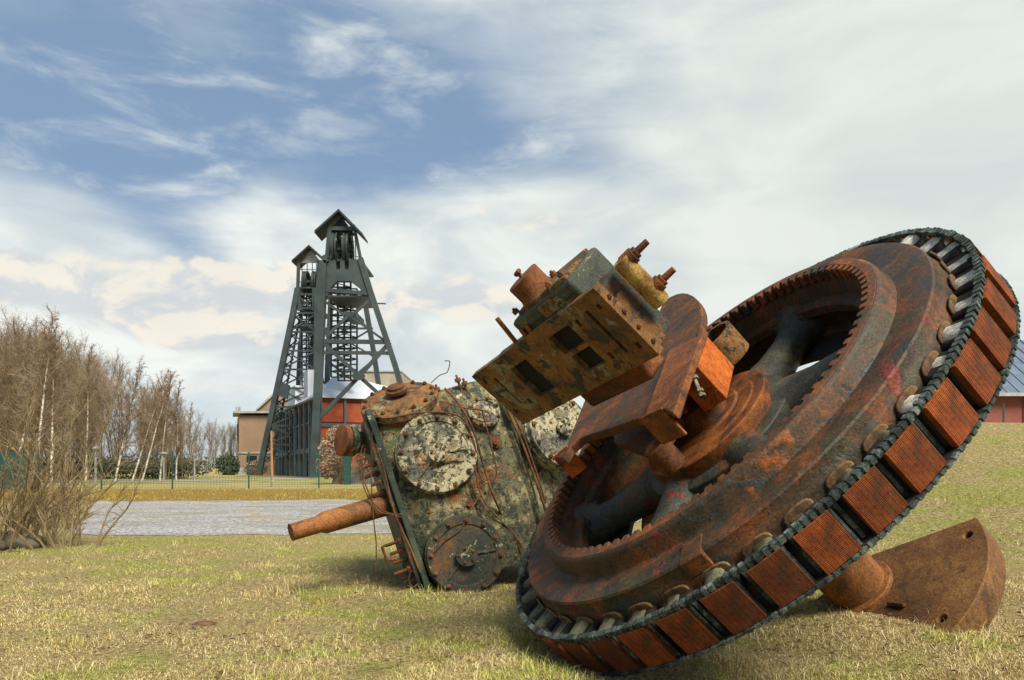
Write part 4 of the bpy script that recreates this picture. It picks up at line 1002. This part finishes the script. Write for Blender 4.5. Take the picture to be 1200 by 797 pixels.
# gabled wing behind
Yg = 118; gx0, gx1, gxa = wx(296, Yg), wx(352, Yg), wx(330, Yg)
pts = [(gx0, -.3), (gx0, wz(486, Yg)), (wx(303, Yg), wz(480, Yg)), (gxa, wz(456, Yg)), (gx1, wz(476, Yg)), (gx1, -.3)]
build('gable_wing', MB().prism(pts, (V((0, Yg, 0)), V((1, 0, 0)), V((0, 0, 1)), V((0, 1, 0))), 0, 20), M['brick'], bk)
rf = MB()
for a_, b_ in (((wx(301, Yg), wz(482, Yg)), (gxa, wz(456, Yg))), ((gxa, wz(456, Yg)), (gx1 + .5, wz(477, Yg)))):
    rf.add([(a_[0], Yg - .4, a_[1] + .05), (b_[0], Yg - .4, b_[1] + .05), (b_[0], Yg + 20, b_[1] + .05), (a_[0], Yg + 20, a_[1] + .05), (a_[0], Yg - .4, a_[1] + .4), (b_[0], Yg - .4, b_[1] + .4), (b_[0], Yg + 20, b_[1] + .4), (a_[0], Yg + 20, a_[1] + .4)],
           [(0, 1, 2, 3), (4, 7, 6, 5), (0, 4, 5, 1), (1, 5, 6, 2), (2, 6, 7, 3), (3, 7, 4, 0)])
rfo = build('roof', rf, M['concrete'], bk)
build('chimney', bx3(wx(321, Yg), wx(325, Yg), Yg + .5, Yg + 2, wz(466, Yg), wz(450, Yg)), M['beige'], rfo, offset=bo)
build('chimney', bx3(wx(287, Yg), wx(290, Yg), Yg - 4, Yg - 3, wz(489, Yg), wz(479, Yg)), M['concrete'], bk)
# beige building behind the hall
bt = thing('rear_building', V((wx(450, 125), 130, 0)), 'plain beige block with flat roof rising behind the pithead hall roof', 'building')
build('wall', bx3(wx(424, 125), wx(470, 125), 125, 137, -.3, wz(436, 125)), M['beige'], bt); build('parapet', bx3(wx(423.5, 125), wx(470.5, 125), 124.8, 137.2, wz(436, 125), wz(434.5, 125)), M['concrete'], bt)
# red brick hall at the right, beyond the mound
rb = thing('red_brick_hall', V((44, 66, 1.8)), 'red brick hall with blue grey ribbed roof beyond the grassy mound at right', 'building'); ro_ = wl(rb)
Yr = 60
build('wall', bx3(36.5, 60, Yr, Yr + 14, 1.2, wz(463, Yr)), M['brickred'], rb)
ze_ = wz(463, Yr); m = MB(); m.add([(36, Yr - .6, ze_ + .01), (60.5, Yr - .6, ze_ + .01), (60.5, Yr + 7, ze_ + 5.6), (36, Yr + 7, ze_ + 5.6), (60.5, Yr + 14.6, ze_ + .01), (36, Yr + 14.6, ze_ + .01)],
    [(0, 1, 2, 3), (3, 2, 4, 5), (0, 3, 5), (1, 4, 2), (0, 5, 4, 1)]); rr = build('roof', m, M['roofblue'], rb)
m = MB()
for k in range(24): 
    x = 36.5 + k; m.bar((x, Yr - .55, ze_ + .06), (x, Yr + 6.95, ze_ + 5.63), .07, .08)
build('seam', m, M['roofblue'], rr, offset=ro_)
for k in range(6): build('pilaster', bx3(37 + k * 4, 37.5 + k * 4, Yr - .12, Yr - .003, 1.2, ze_ - .02), M['brickred'], rb)
build('eave', bx3(36, 60.5, Yr - .75, Yr - .61, ze_ - .15, ze_ + .12), M['concrete'], rb)

# ------------------------------------------------------------------ fence, lamps, poles
fx = [(-26, 34.5), (-22.5, 34.6), (-19, 34.6), (-15.9, 35), (-12.5, 35.5), (-9.3, 36), (-6.2, 36.5), (-3.2, 37), (0, 37.5), (3.2, 38)]
fe = thing('mesh_fence', V((-12, 35.5, 0)), 'green mesh fence on thin green posts between gravel lot and headframes', 'fence'); fo = wl(fe)
FHt = 1.62
for k, (x, y) in enumerate(fx):
    build('post', MB().bar((x, y, -.1), (x, y, FHt + .12), .055), M['fence'], fe)
for (a_, b_) in zip(fx[:-1], fx[1:]):
    m = MB(); A, Bq = V((*a_, 0)), V((*b_, 0))
    for z in (.08, .55, 1.05, FHt): m.bar(A + V((0, 0, z)), Bq + V((0, 0, z)), .009)
    nn_ = 26
    for i in range(1, nn_):
        p = A.lerp(Bq, i / nn_); m.bar(p + V((0, 0, .06)), p + V((0, 0, FHt)), .006)
    build('mesh_panel', m, M['fence'], fe)
sp_ = thing('solid_fence', V((-22.7, 33, 0)), 'dark green solid fence panel behind the shrub at far left', 'fence')
build('panel', bx3(-24.5, -20.9, 33.0, 33.05, .05, 1.7), M['fence'], sp_)
for x in (-24.5, -22.7, -20.9): build('post', MB().bar((x, 32.95, 0), (x, 32.95, 2.0), .08), M['fence'], sp_)
def lamp_post(px, pyb, pyt, Y, wide, label):
    x = wx(px, Y); zt2 = wz(pyt, Y); t_ = thing('street_lamp', V((x, Y, 0)), label, 'street lamp', 'street lamps by the birch trees')
    build('post', MB().cyl((x, Y, -.1), (x, Y, zt2), .075, 10, .055), M['lamp'], t_)
    build('lamp_head', MB().tube([(x, Y, zt2 - .18), (x, Y, zt2 - .02), (x, Y, zt2 + .06), (x, Y, zt2 + .12)], [.10, wide * .9, wide * .9, .1], 14), M['lamp'], t_)
    build('collar', MB().cyl((x, Y, zt2 - .5), (x, Y, zt2 - .44), .10, 10), M['lamp'], t_)
LR_ = .07
lamp_post(112, 563, 525.5, 47, .26, 'disc headed street lamp farthest left, in front of dense brown birches')
lamp_post(192, 561, 531.5, 54, .28, 'white disc headed street lamp below the last birches, middle of three')
lamp_post(228, 560, 533.5, 60, .22, 'thin street lamp standing by the green fence post, right of the birches')
lamp_post(242, 556, 535.5, 75, .28, 'small far street lamp next to the bare hedge trees')
wp = thing('wooden_pole', V((wx(319, 39), 39, 0)), 'slim orange brown wooden pole with pale foot standing before the headframe leg', 'pole')
build('shaft', MB().tube([(wx(320, 39), 39, -.1), (wx(318.5, 39), 39, 1.0), (wx(318, 39), 39, wz(505, 39))], [.075, .07, .05], 10), M['wood'], wp)
build('painted_foot', MB().cyl((wx(320, 39), 39, -.1), (wx(319.4, 39), 39, .55), .082, 10), M['coilwhite'], wp)
gp = thing('green_post', V((wx(1176, 40), 40, 1.8)), 'thin green post in front of the red brick hall at right', 'post')
build('post', MB().bar((wx(1176, 40), 40, 1.6), (wx(1176, 40), 40, wz(474, 40)), .07), M['fence'], gp)
build('post_cap', MB().bar((wx(1176, 40), 40, wz(474, 40)), (wx(1176, 40), 40, wz(474, 40) + .06), .10), M['fence'], gp)
# green hopper below the pipe
hx = wx(407, 44); hp = thing('green_hopper', V((hx, 44, 0)), 'dark green funnel shaped hopper on low pale wall behind the fence', 'hopper')
build('funnel', MB().tube([(hx, 44, wz(529, 44)), (hx, 44, wz(531, 44)), (hx, 44, wz(545, 44)), (hx, 44, wz(546, 44))], [.42, .42, .24, .24], 4), M['fence'], hp)
build('stand', bx3(hx - .18, hx + .18, 43.85, 44.15, 0, wz(546, 44)), M['fence'], hp)
lw = thing('low_wall', V((wx(415, 46), 46, 0)), 'low pale block wall below the ivy covered bank behind the fence', 'wall')
build('wall', bx3(wx(395, 46), wx(470, 46), 46, 46.5, -.1, wz(548, 46)), M['concrete'], lw); build('coping', bx3(wx(394, 46), wx(471, 46), 45.9, 46.6, wz(548, 46), wz(547, 46)), M['beige'], lw)

# ------------------------------------------------------------------ plants
def tree_mesh(seed, H, lean=0., spread=.35, nb=26, twigs=5, trunk_r=.11, twig_r=.010, droop=.15, base_frac=.25, multi=1, up=.8):
    r = random.Random(seed); tm = MB(); cm = MB()
    for st in range(multi):
        la = r.uniform(0, 2 * PI); ll = lean + r.uniform(-.04, .04) + (0.10 * st); h = H * (1 - .1 * st * r.random())
        P = []; x = y = 0.0
        for i in range(9):
            t_ = i / 8; x += (ll * math.cos(la) if st else lean) * h / 8 + r.gauss(0, .03) * h / 14; y += (ll * math.sin(la) if st else 0) * h / 8 + r.gauss(0, .03) * h / 14
            P.append(V((x, y, h * t_)))
        tm.tube(P, [trunk_r * (1 - .86 * i / 8) for i in range(9)], 7)
        for b in range(nb):
            t_ = base_frac + (1 - base_frac) * (b + r.random()) / nb * .98; k = min(int(t_ * 8), 7); f_ = t_ * 8 - k; p = P[k].lerp(P[k + 1], f_)
            a_ = r.uniform(0, 2 * PI); ln = h * spread * ((.35 + .75 * math.sin(PI * t_ ** 1.3)) if multi > 1 else 1.15 - .85 * t_) * r.uniform(.5, 1.15) + .35
            d = V((math.cos(a_), math.sin(a_), up + r.uniform(-.2, .5) * up)).normalized(); pts = [p]; q = p.copy(); dd = d.copy()
            ns = 5
            for s_ in range(ns):
                dd = (dd + V((r.gauss(0, .16), r.gauss(0, .16), .10 - droop * s_ * .35))).normalized(); q = q + dd * ln / ns; pts.append(q.copy())
            r0 = trunk_r * .34 * (1.15 - t_) + twig_r
            cm.tube(pts, [r0 * (1 - .8 * s_ / ns) + twig_r * .3 for s_ in range(ns + 1)], 4, False)
            for s_ in range(1, ns + 1):
                for w_ in range(twigs):
                    q0 = pts[s_ - 1].lerp(pts[s_], r.random()); dd2 = (pts[s_] - pts[s_ - 1]).normalized()
                    d2 = (dd2 * .7 + V((r.gauss(0, .6), r.gauss(0, .6), r.gauss(.15, .45)))).normalized(); l2 = ln * r.uniform(.14, .42)
                    q1 = q0 + d2 * l2 * .5; q2 = q1 + (d2 + V((r.gauss(0, .3), r.gauss(0, .3), -droop))).normalized() * l2 * .5
                    cm.tube([q0, q1, q2], [twig_r, twig_r * .75, twig_r * .4], 3, False)
                    for z_ in range(2):
                        q3 = q0.lerp(q1, r.random()) if z_ else q1; d3 = (d2 + V((r.gauss(0, .8), r.gauss(0, .8), r.gauss(0, .5)))).normalized()
                        cm.tube([q3, q3 + d3 * l2 * .45], [twig_r * .6, twig_r * .3], 3, False)
    return tm, cm
def proto_tree(name, tm, cm, mt, mc, lab, cat, grp):
    t_ = thing(name, V((0, 0, 0)), lab, cat, grp)
    build('trunk', tm, mt, t_, 0, 60); build('crown', cm, mc, t_, 0, 0)
    return t_
protos = {}
protos['birch'] = [proto_tree('birch_tree', *tree_mesh(11 + i, 10, [.10, .22, .02, .30][i], .24, 34, 5, .10, .012, .25, .22, 1, 1.5), M['birch'], M['twig'], 'x', 'tree', 'birches') for i in range(4)]
protos['thicket'] = [proto_tree('bare_tree', *tree_mesh(31 + i, 10, [.02, -.05, .08, .04][i], .27, 20, 5, .075, .0085, .02, .12, 3, 1.6), M['barkgreen'], [M['barkgreen'], M['bark'], M['twig'], M['bark']][i], 'x', 'tree', 'thicket') for i in range(4)]
used = {}
def place(kind, i, x, y, H, rot, label, grp, name=None):
    p = protos[kind][i]; first = (kind, i) not in used; used[(kind, i)] = 1
    o = p if first else copy_tree(p)
    s_ = H / 10; o.location = (x, y, hgt(x, y) - .05); o.rotation_euler = (0, 0, rot); o.scale = (s_, s_, s_); o['label'] = label; o['group'] = grp; return o
# outline of the wood: px -> top py
def top(px):
    pts = [(-60, 400), (0, 408), (20, 385), (42, 372), (70, 398), (100, 405), (118, 415), (150, 430), (165, 440), (190, 442), (210, 455), (226, 480), (235, 500)]
    for (a_, b_), (c_, d_) in zip(pts[:-1], pts[1:]):
        if a_ <= px <= c_: return b_ + (d_ - b_) * (px - a_) / (c_ - a_)
    return 405
TG = 'bare olive brown trees of the dense wood at left'
kinds_ = ['olive barked bare tree tangled inside the dense wood left of the lamps', 'brown bare tree tangled inside the dense wood left of the lamps', 'reddish bare tree tangled inside the dense wood left of the lamps', 'fine twigged brown tree tangled inside the dense wood left of the lamps']
rr_ = random.Random(5)
k = 0
for Y in (50, 57, 66, 74):
    for px in range(-70, 222, 18):
        p_ = px + rr_.uniform(-7, 7)
        if p_ > 222 or (Y < 60 and p_ > 85) : continue
        tp = top(p_) + rr_.uniform(4, 34); H = wz(tp, Y) * 1.0
        i = rr_.randrange(4); place('thicket', i, wx(p_, Y), Y + rr_.uniform(-2, 2), H, rr_.uniform(0, 6.28), kinds_[i], 'dense wood: ' + ['olive', 'brown', 'reddish', 'fine twigged'][i] + ' bare trees'); k += 1
BL = [(39, 34, 372, 0, 0, 'nearest birch, tall white trunk rising behind the shrub at far left', None),
      (131, 56, 428, 1, 0, 'birch with pale trunk leaning right, right of the farthest left street lamp', None),
      (150, 57, 440, 3, 0.1, 'thin birch leaning right close behind the strongly leaning birch', None),
      (162, 56, 442, 3, -.15, 'strongly right leaning white birch near the middle of the wood edge', None),
      (186, 58, 440, 0, 0.1, 'upright birch left beside the middle disc headed street lamp', None),
      (206, 60, 452, 2, 0, 'last large birch at the right end of the wood', None),
      (222, 70, 476, 2, 1, 'lowest birch ending the wood near the hedge trees', None),
      (100, 54, 412, 2, .5, 'birch standing in the dense wood behind the farthest left lamp', None),
      (60, 47, 395, 0, 2, 'tall birch in the wood behind the nearest birch', None),
      (8, 46, 400, 1, .4, 'birch at the left picture edge, leaning into the wood', None)]
for px, Y, tp, i, rot, lab, _ in BL:
    place('birch', i, wx(px, Y), Y, wz(tp, Y), rot, lab, 'white stemmed birches at the wood edge')
# far hedge trees between the wood and the brick building
for j, px in enumerate((232, 243, 254, 264, 272, 279)):
    Y = 118 + (j % 2) * 8; place('thicket', (j + 1) % 4, wx(px, Y), Y, wz(503 - 3 * (j % 3), Y) , j * 1.3, 'small far bare tree of the row between wood and brick building', 'far bare trees beside the brick building')
def leaf_cloud(seed, blobs, n, size, flat=False):
    r = random.Random(seed); m = MB()
    for i in range(n):
        bx_, by_, bz_, rx_, ry_, rz_ = blobs[r.randrange(len(blobs))]
        d = V((r.gauss(0, 1), r.gauss(0, 1), r.gauss(0, 1))).normalized(); q = r.uniform(.72, 1.06)
        c = V((bx_ + d.x * rx_ * q, by_ + d.y * ry_ * q, max(.02, bz_ + d.z * rz_ * q)))
        a_ = V((r.gauss(0, 1), r.gauss(0, 1), r.gauss(0, 1))).normalized(); b_ = a_.orthogonal().normalized(); s_ = size * r.uniform(.5, 1.3)
        m.add([c - a_ * s_, c + b_ * s_ * .6, c + a_ * s_, c - b_ * s_ * .6], [(0, 1, 2, 3)])
    return m
def bush(name, lab, cat, blobs, n, size, mat, grp=None, seed=3, stems=True):
    b0 = blobs[0]; t_ = thing(name, V((b0[0], b0[1], 0)), lab, cat, grp)
    build('foliage', leaf_cloud(seed, blobs, n, size), mat, t_, 0, 0)
    m = MB(); r = random.Random(seed)
    for b in blobs:
        for k in range(5): m.tube([(b0[0] + r.uniform(-.2, .2), b0[1], -.05), (b[0] + r.uniform(-.5, .5) * b[3], b[1], b[2] + b[5] * r.uniform(.2, .8))], [.05, .012], 5)
    build('stems', m, M['bark'], t_, 0, 0)
Yi = 45
bush('ivy_bank', 'dry brown creeper heaped over a wall left of the green hopper', 'creeper', [(wx(393, Yi), Yi, wz(528, Yi), 1.0, 1.0, .95), (wx(412, Yi), Yi + .6, wz(513, Yi), 1.2, .9, .75), (wx(385, Yi), Yi, wz(545, Yi), .7, .8, .8), (wx(430, Yi), Yi + .5, wz(518, Yi), 1.0, .9, .9), (wx(397, Yi), Yi + .3, wz(510, Yi), .8, .8, .6), (wx(440, Yi), Yi + .5, wz(540, Yi), 1.2, .6, .8)], 6500, .075, M['leafdry'])
bush('evergreen_bush', 'round dark green bush beside the path left of the brick building', 'bush', [(wx(266, 100), 100, 1.4, 1.5, 1.2, 1.5), (wx(270, 101), 101, 1.2, 1.2, 1, 1.3)], 1800, .16, M['leafgreen'], seed=5)
bush('dry_bush', 'greyish bush in front of the brick building door', 'bush', [(wx(300, 96), 96, .9, 1.5, .8, 1.0)], 1200, .12, M['leafdry'], seed=6)
bush('low_hedge', 'low dull undergrowth shrubs along the foot of the wood at left', 'hedge', [(wx(p, 66), 66 + (p % 3), 1.0, 1.9, 1, .75 + .45 * math.sin(p)) for p in range(-40, 226, 10)], 12000, .13, M['thicketleaf'], seed=8)

# near shrub at left
def shrub(name, cx_, cy_, H, n, seed, lab, spread=.9, mat=None):
    r = random.Random(seed); t_ = thing(name, V((cx_, cy_, hgt(cx_, cy_))), lab, 'shrub'); m = MB(); m2 = MB()
    for i in range(n):
        a_ = r.uniform(0, 2 * PI); rr = r.uniform(0, .45) * spread; p = V((cx_ + math.cos(a_) * rr, cy_ + math.sin(a_) * rr, hgt(cx_, cy_) - .04)); out = r.uniform(.08, .75) * spread
        d = V((math.cos(a_) * out, math.sin(a_) * out, 1)).normalized(); h = H * r.uniform(.45, 1.0); pts = [p]; q = p.copy()
        for s_ in range(6):
            d = (d + V((r.gauss(0, .12), r.gauss(0, .12), r.uniform(-.08, .04)))).normalized(); q = q + d * h / 6; pts.append(q.copy())
        r0 = r.uniform(.008, .018)
        m.tube(pts, [r0 * (1 - .8 * k / 6) for k in range(7)], 5, False)
        for s_ in range(1, 6):
            for w_ in range(3):
                q0 = pts[s_].lerp(pts[s_ + 1], r.random()); d2 = (d * .6 + V((r.gauss(0, .5), r.gauss(0, .5), r.gauss(.25, .3)))).normalized(); l2 = h * r.uniform(.08, .28)
                q1 = q0 + d2 * l2; m2.tube([q0, q0.lerp(q1, .5) + V((0, 0, .01)), q1], [.0045, .0035, .002], 3, False)
                for z_ in range(2):
                    q3 = q0.lerp(q1, r.uniform(.3, .9)); d3 = (d2 + V((r.gauss(0, .5), r.gauss(0, .5), r.gauss(.1, .3)))).normalized(); m2.tube([q3, q3 + d3 * l2 * .4], [.0028, .0014], 3, False)
    build('stems', m, M['twigpale'], t_, 0, 60); build('twigs', m2, mat or M['twigpale'], t_, 0, 0)
shrub('bare_shrub', wx(28, 9.6), 9.6, 1.95, 34, 21, 'bare many stemmed shrub standing by the stones at the left edge', 1.0)
shrub('bare_shrub', wx(72, 9.3), 9.4, 1.25, 18, 22, 'thinner bare shrub leaning right over the gravel edge', .8)
shrub('bare_shrub', wx(-25, 8.8), 9.0, 2.1, 30, 23, 'bare shrub cut off by the left picture edge', .9)
shrub('brown_bracken', wx(45, 12.5), 12.5, 1.0, 34, 24, 'dark red brown low bramble behind the bare shrub', 1.2, M['twig'])
def rock(cx_, cy_, s3, seed, lab):
    bm = bmesh.new(); bmesh.ops.create_icosphere(bm, subdivisions=3, radius=1)
    for v in bm.verts:
        q = 1 + .28 * noise.noise(v.co * 1.5 + V((seed, 0, 0))) + .08 * noise.noise(v.co * 5 + V((seed, 0, 0))); v.co = V((v.co.x * s3[0] * q, v.co.y * s3[1] * q, v.co.z * s3[2] * q))
    me = bpy.data.meshes.new('boulder'); bm.to_mesh(me); bm.free(); me.materials.append(M['rock'] if seed < 50 else M['debris'])
    o = bpy.data.objects.new('boulder' if seed < 50 else 'turf_clod', me); COL.objects.link(o); o.location = (cx_, cy_, hgt(cx_, cy_) + s3[2] * .35); tag(o, lab, 'stone' if seed < 50 else 'clod')
    me.polygons.foreach_set('use_smooth', [True] * len(me.polygons)); return o
rock(wx(20, 9.3), 9.3, (.30, .2, .16), 1, 'larger brown stone under the bare shrub at left edge'); rock(wx(-14, 9.0), 9.0, (.2, .2, .12), 2, 'stone at the far left edge beneath the shrub'); rock(wx(42, 9.5), 9.5, (.13, .12, .09), 3, 'small brown stone right of the larger stone under the shrub')
rock(wx(240, 4.75), 4.75, (.075, .04, .018), 60, 'flat brown clod of turf on the open grass in the foreground')

# ------------------------------------------------------------------ grass
def blades(name, N, Y0, Y1, hmin, hmax, wid, mat, seed, flat=.5, xl=-.78, xr=.78, power=1.6, mask=None, pos=None):
    r = np.random.default_rng(seed)
    u = r.random(N); p = 1 - power; Y = (Y0 ** p + u * (Y1 ** p - Y0 ** p)) ** (1 / p)
    X = (r.random(N) * (xr - xl) + xl) * Y
    if pos is not None: X, Y = pos; N = len(X)
    if mask is not None:
        keep = mask(X, Y, r); X, Y = X[keep], Y[keep]; N = len(X)
    # clumping
    Z = np.array([hgt(float(a_), float(b_)) for a_, b_ in zip(X, Y)])
    a_ = r.random(N) * 2 * np.pi; lean = np.clip(r.normal(flat, .35, N), 0, 1.5)
    cl_ = .75 + .55 * np.sin(X * 5.3 + 2 * np.sin(Y * 3.1)) * np.sin(Y * 4.7 + 1.5 * np.sin(X * 4.3))
    h = (hmin + (hmax - hmin) * r.random(N) ** 2) * np.minimum(1.6, 1 + .03 * Y) * cl_
    dx, dy = np.cos(a_), np.sin(a_); px, py = -dy, dx
    b_ = r.random(N) * 2 * np.pi; px, py = np.cos(b_), np.sin(b_)
    w_ = wid * (.6 + .8 * r.random(N)) * (.8 + .09 * Y)
    hz = h * np.cos(lean); hx_ = h * np.sin(lean)
    P = np.zeros((N, 5, 3))
    P[:, 0] = np.stack([X - px * w_, Y - py * w_, Z - .004], -1); P[:, 1] = np.stack([X + px * w_, Y + py * w_, Z - .004], -1)
    mx, my, mz = X + dx * hx_ * .45, Y + dy * hx_ * .45, Z + hz * .62
    P[:, 2] = np.stack([mx + px * w_ * .7, my + py * w_ * .7, mz], -1); P[:, 3] = np.stack([mx - px * w_ * .7, my - py * w_ * .7, mz], -1)
    P[:, 4] = np.stack([X + dx * hx_ * 1.1, Y + dy * hx_ * 1.1, Z + np.maximum(hz * .8, .003)], -1)
    me = bpy.data.meshes.new(name); me.vertices.add(N * 5); me.vertices.foreach_set('co', P.ravel())
    base_ = np.arange(N)[:, None] * 5
    loops = (base_ + np.array([0, 1, 2, 3, 3, 2, 4])).ravel(); me.loops.add(N * 7); me.loops.foreach_set('vertex_index', loops.astype(np.int32))
    me.polygons.add(N * 2); st = (np.arange(N)[:, None] * 7 + np.array([0, 4])).ravel(); me.polygons.foreach_set('loop_start', st.astype(np.int32))
    me.polygons.foreach_set('loop_total', np.tile([4, 3], N).astype(np.int32))
    me.update(calc_edges=True); me.validate(); me.materials.append(mat)
    o = bpy.data.objects.new(name, me); COL.objects.link(o); o['kind'] = 'stuff'; return o
def msk(X, Y, r):
    gravel = (Y > 11.2 + .3 * np.sin(X * 3)) & (X > -6.9 - (Y - 11) * .5) & (X < 3)
    clump = np.sin(X * 3.1 + 1.7 * np.sin(Y * 2.3)) * np.sin(Y * 2.7 + 1.3 * np.sin(X * 1.9))
    return ((~gravel) | ((np.sin(X * 1.9 + Y * 1.1) * np.sin(Y * 2.9 + X) > .55) & (r.random(len(X)) < .25))) & (r.random(len(X)) < .72 + .28 * clump)
g1 = blades('grass', 520000, 2.6, 12.0,   .012, .044, .0009, M['blade'], 1, 1.1, mask=msk); g1['label'] = 'short dry winter grass covering the foreground'; g1['category'] = 'grass'
# loose pale straw near the wheel and scattered
def msk2(X, Y, r):
    d = np.minimum(np.hypot(X - .55, Y - 3.75), np.minimum(np.hypot((X - 1.6) / 1.6, Y - 3.7), np.hypot((X + .3) / 1.2, Y - 6.0)))
    return (r.random(len(X)) < .22 + .78 * np.exp(-(d / .55) ** 2)) & (Y < 11)
g2 = blades('straw', 90000, 2.6, 9, .03, .13, .0009, M['straw'], 2, 1.2, mask=msk2); g2['label'] = 'loose pale straw stalks gathered round the wheel and engine'; g2['category'] = 'straw'
# ochre rough grass on the bank beyond the gravel
def msk3(X, Y, r): return (X < 6) & (r.random(len(X)) < .45 + .55 * np.sin(X * .9 + 2 * np.sin(Y * .7)) * np.sin(Y * .8 + X * .3))
g3 = blades('bank_grass', 26000, 22.6, 36,   .03, .10, .002, M['ochre'], 3, .6, power=1.2, xr=.1, mask=msk3); g3['label'] = 'ochre rough grass on the bank beyond the gravel'; g3['category'] = 'grass'

# fallen leaves and bits of bark lying on the grass
def litter(n, seed):
    r = random.Random(seed); m = MB()
    for i in range(n):
        Y = 2.7 + 8 * r.random() ** 1.6; X_ = r.uniform(-.75, .75) * Y
        if noise.noise(V((X_ * 1.3, Y * 1.3, 5))) < r.uniform(-.3, .4): continue
        z = hgt(X_, Y) + r.uniform(.004, .02); a_ = r.uniform(0, 6.28); L1, L2 = r.uniform(.006, .022), r.uniform(.003, .009)
        u = V((math.cos(a_), math.sin(a_), r.uniform(-.3, .3))) * L1; v = V((-math.sin(a_), math.cos(a_), r.uniform(-.5, .5))) * L2; c = V((X_, Y, z))
        m.add([c - u, c + v, c + u, c - v + V((0, 0, L2 * .6))], [(0, 1, 2, 3)])
    return m
lt = build('leaf_litter', litter(9000, 4), M['debris'], None, 0, 0); tag(lt, 'brown leaf bits and bark scattered over the foreground grass', 'leaf litter', None, 'stuff')

# taller tufts against the machines and here and there in the turf
rt = np.random.default_rng(12)
cs = []
for k in range(46): a_ = rt.random(); cs.append((.05 + 1.15 * a_, 3.75 - .35 * math.sin(a_ * 3.1) - .12 + rt.normal() * .07))
for k in range(34): a_ = rt.random(); cs.append((1.2 + 1.25 * a_, 3.35 + .25 * a_ + rt.normal() * .09))
for k in range(40): a_ = rt.random(); cs.append((-.85 + 1.3 * a_, 6.0 + .1 * a_ + rt.normal() * .06))
for k in range(60): cs.append((-.9 + .5 * rt.normal(), 6.1 + .5 * rt.normal()))
for k in range(230):
    Y_ = 2.8 + 7.5 * rt.random() ** 1.3; cs.append(((rt.random() * 1.5 - .75) * Y_, Y_))
cs = np.array(cs); idx = rt.integers(0, len(cs), 11000); off_ = rt.normal(size=(11000, 2)) * .028
g4 = blades('grass_tufts', 11000, 2.6, 9, .03, .105, .0011, M['blade'], 13, .55, pos=(cs[idx, 0] + off_[:, 0], cs[idx, 1] + off_[:, 1])); g4['label'] = 'taller grass tufts round the wheel, engine and across the turf'; g4['category'] = 'grass'
def sticks(n, seed):
    r = random.Random(seed); m = MB()
    for i in range(n):
        k = i % 3
        if k == 0: X_, Y_ = r.uniform(0, 1.3), 3.45 + r.gauss(0, .2)
        elif k == 1: X_, Y_ = r.uniform(-.9, .4), 5.9 + r.gauss(0, .2)
        else: Y_ = r.uniform(2.8, 8); X_ = r.uniform(-.7, .7) * Y_
        z = hgt(X_, Y_) + .012; a_ = r.uniform(0, 6.28); L_ = r.uniform(.05, .18); p = V((X_, Y_, z)); pts = [p]
        for q in range(3): a_ += r.gauss(0, .35); p = p + V((math.cos(a_), math.sin(a_), r.uniform(-.05, .22))) * L_ / 3; pts.append(p)
        m.tube(pts, [.003, .0025, .002, .001], 4, False)
    return m
st_ = build('dead_twigs', sticks(330, 3), M['twigpale'], None, 0, 0); tag(st_, 'thin dead twigs lying on the grass round the machines', 'twigs', None, 'stuff')
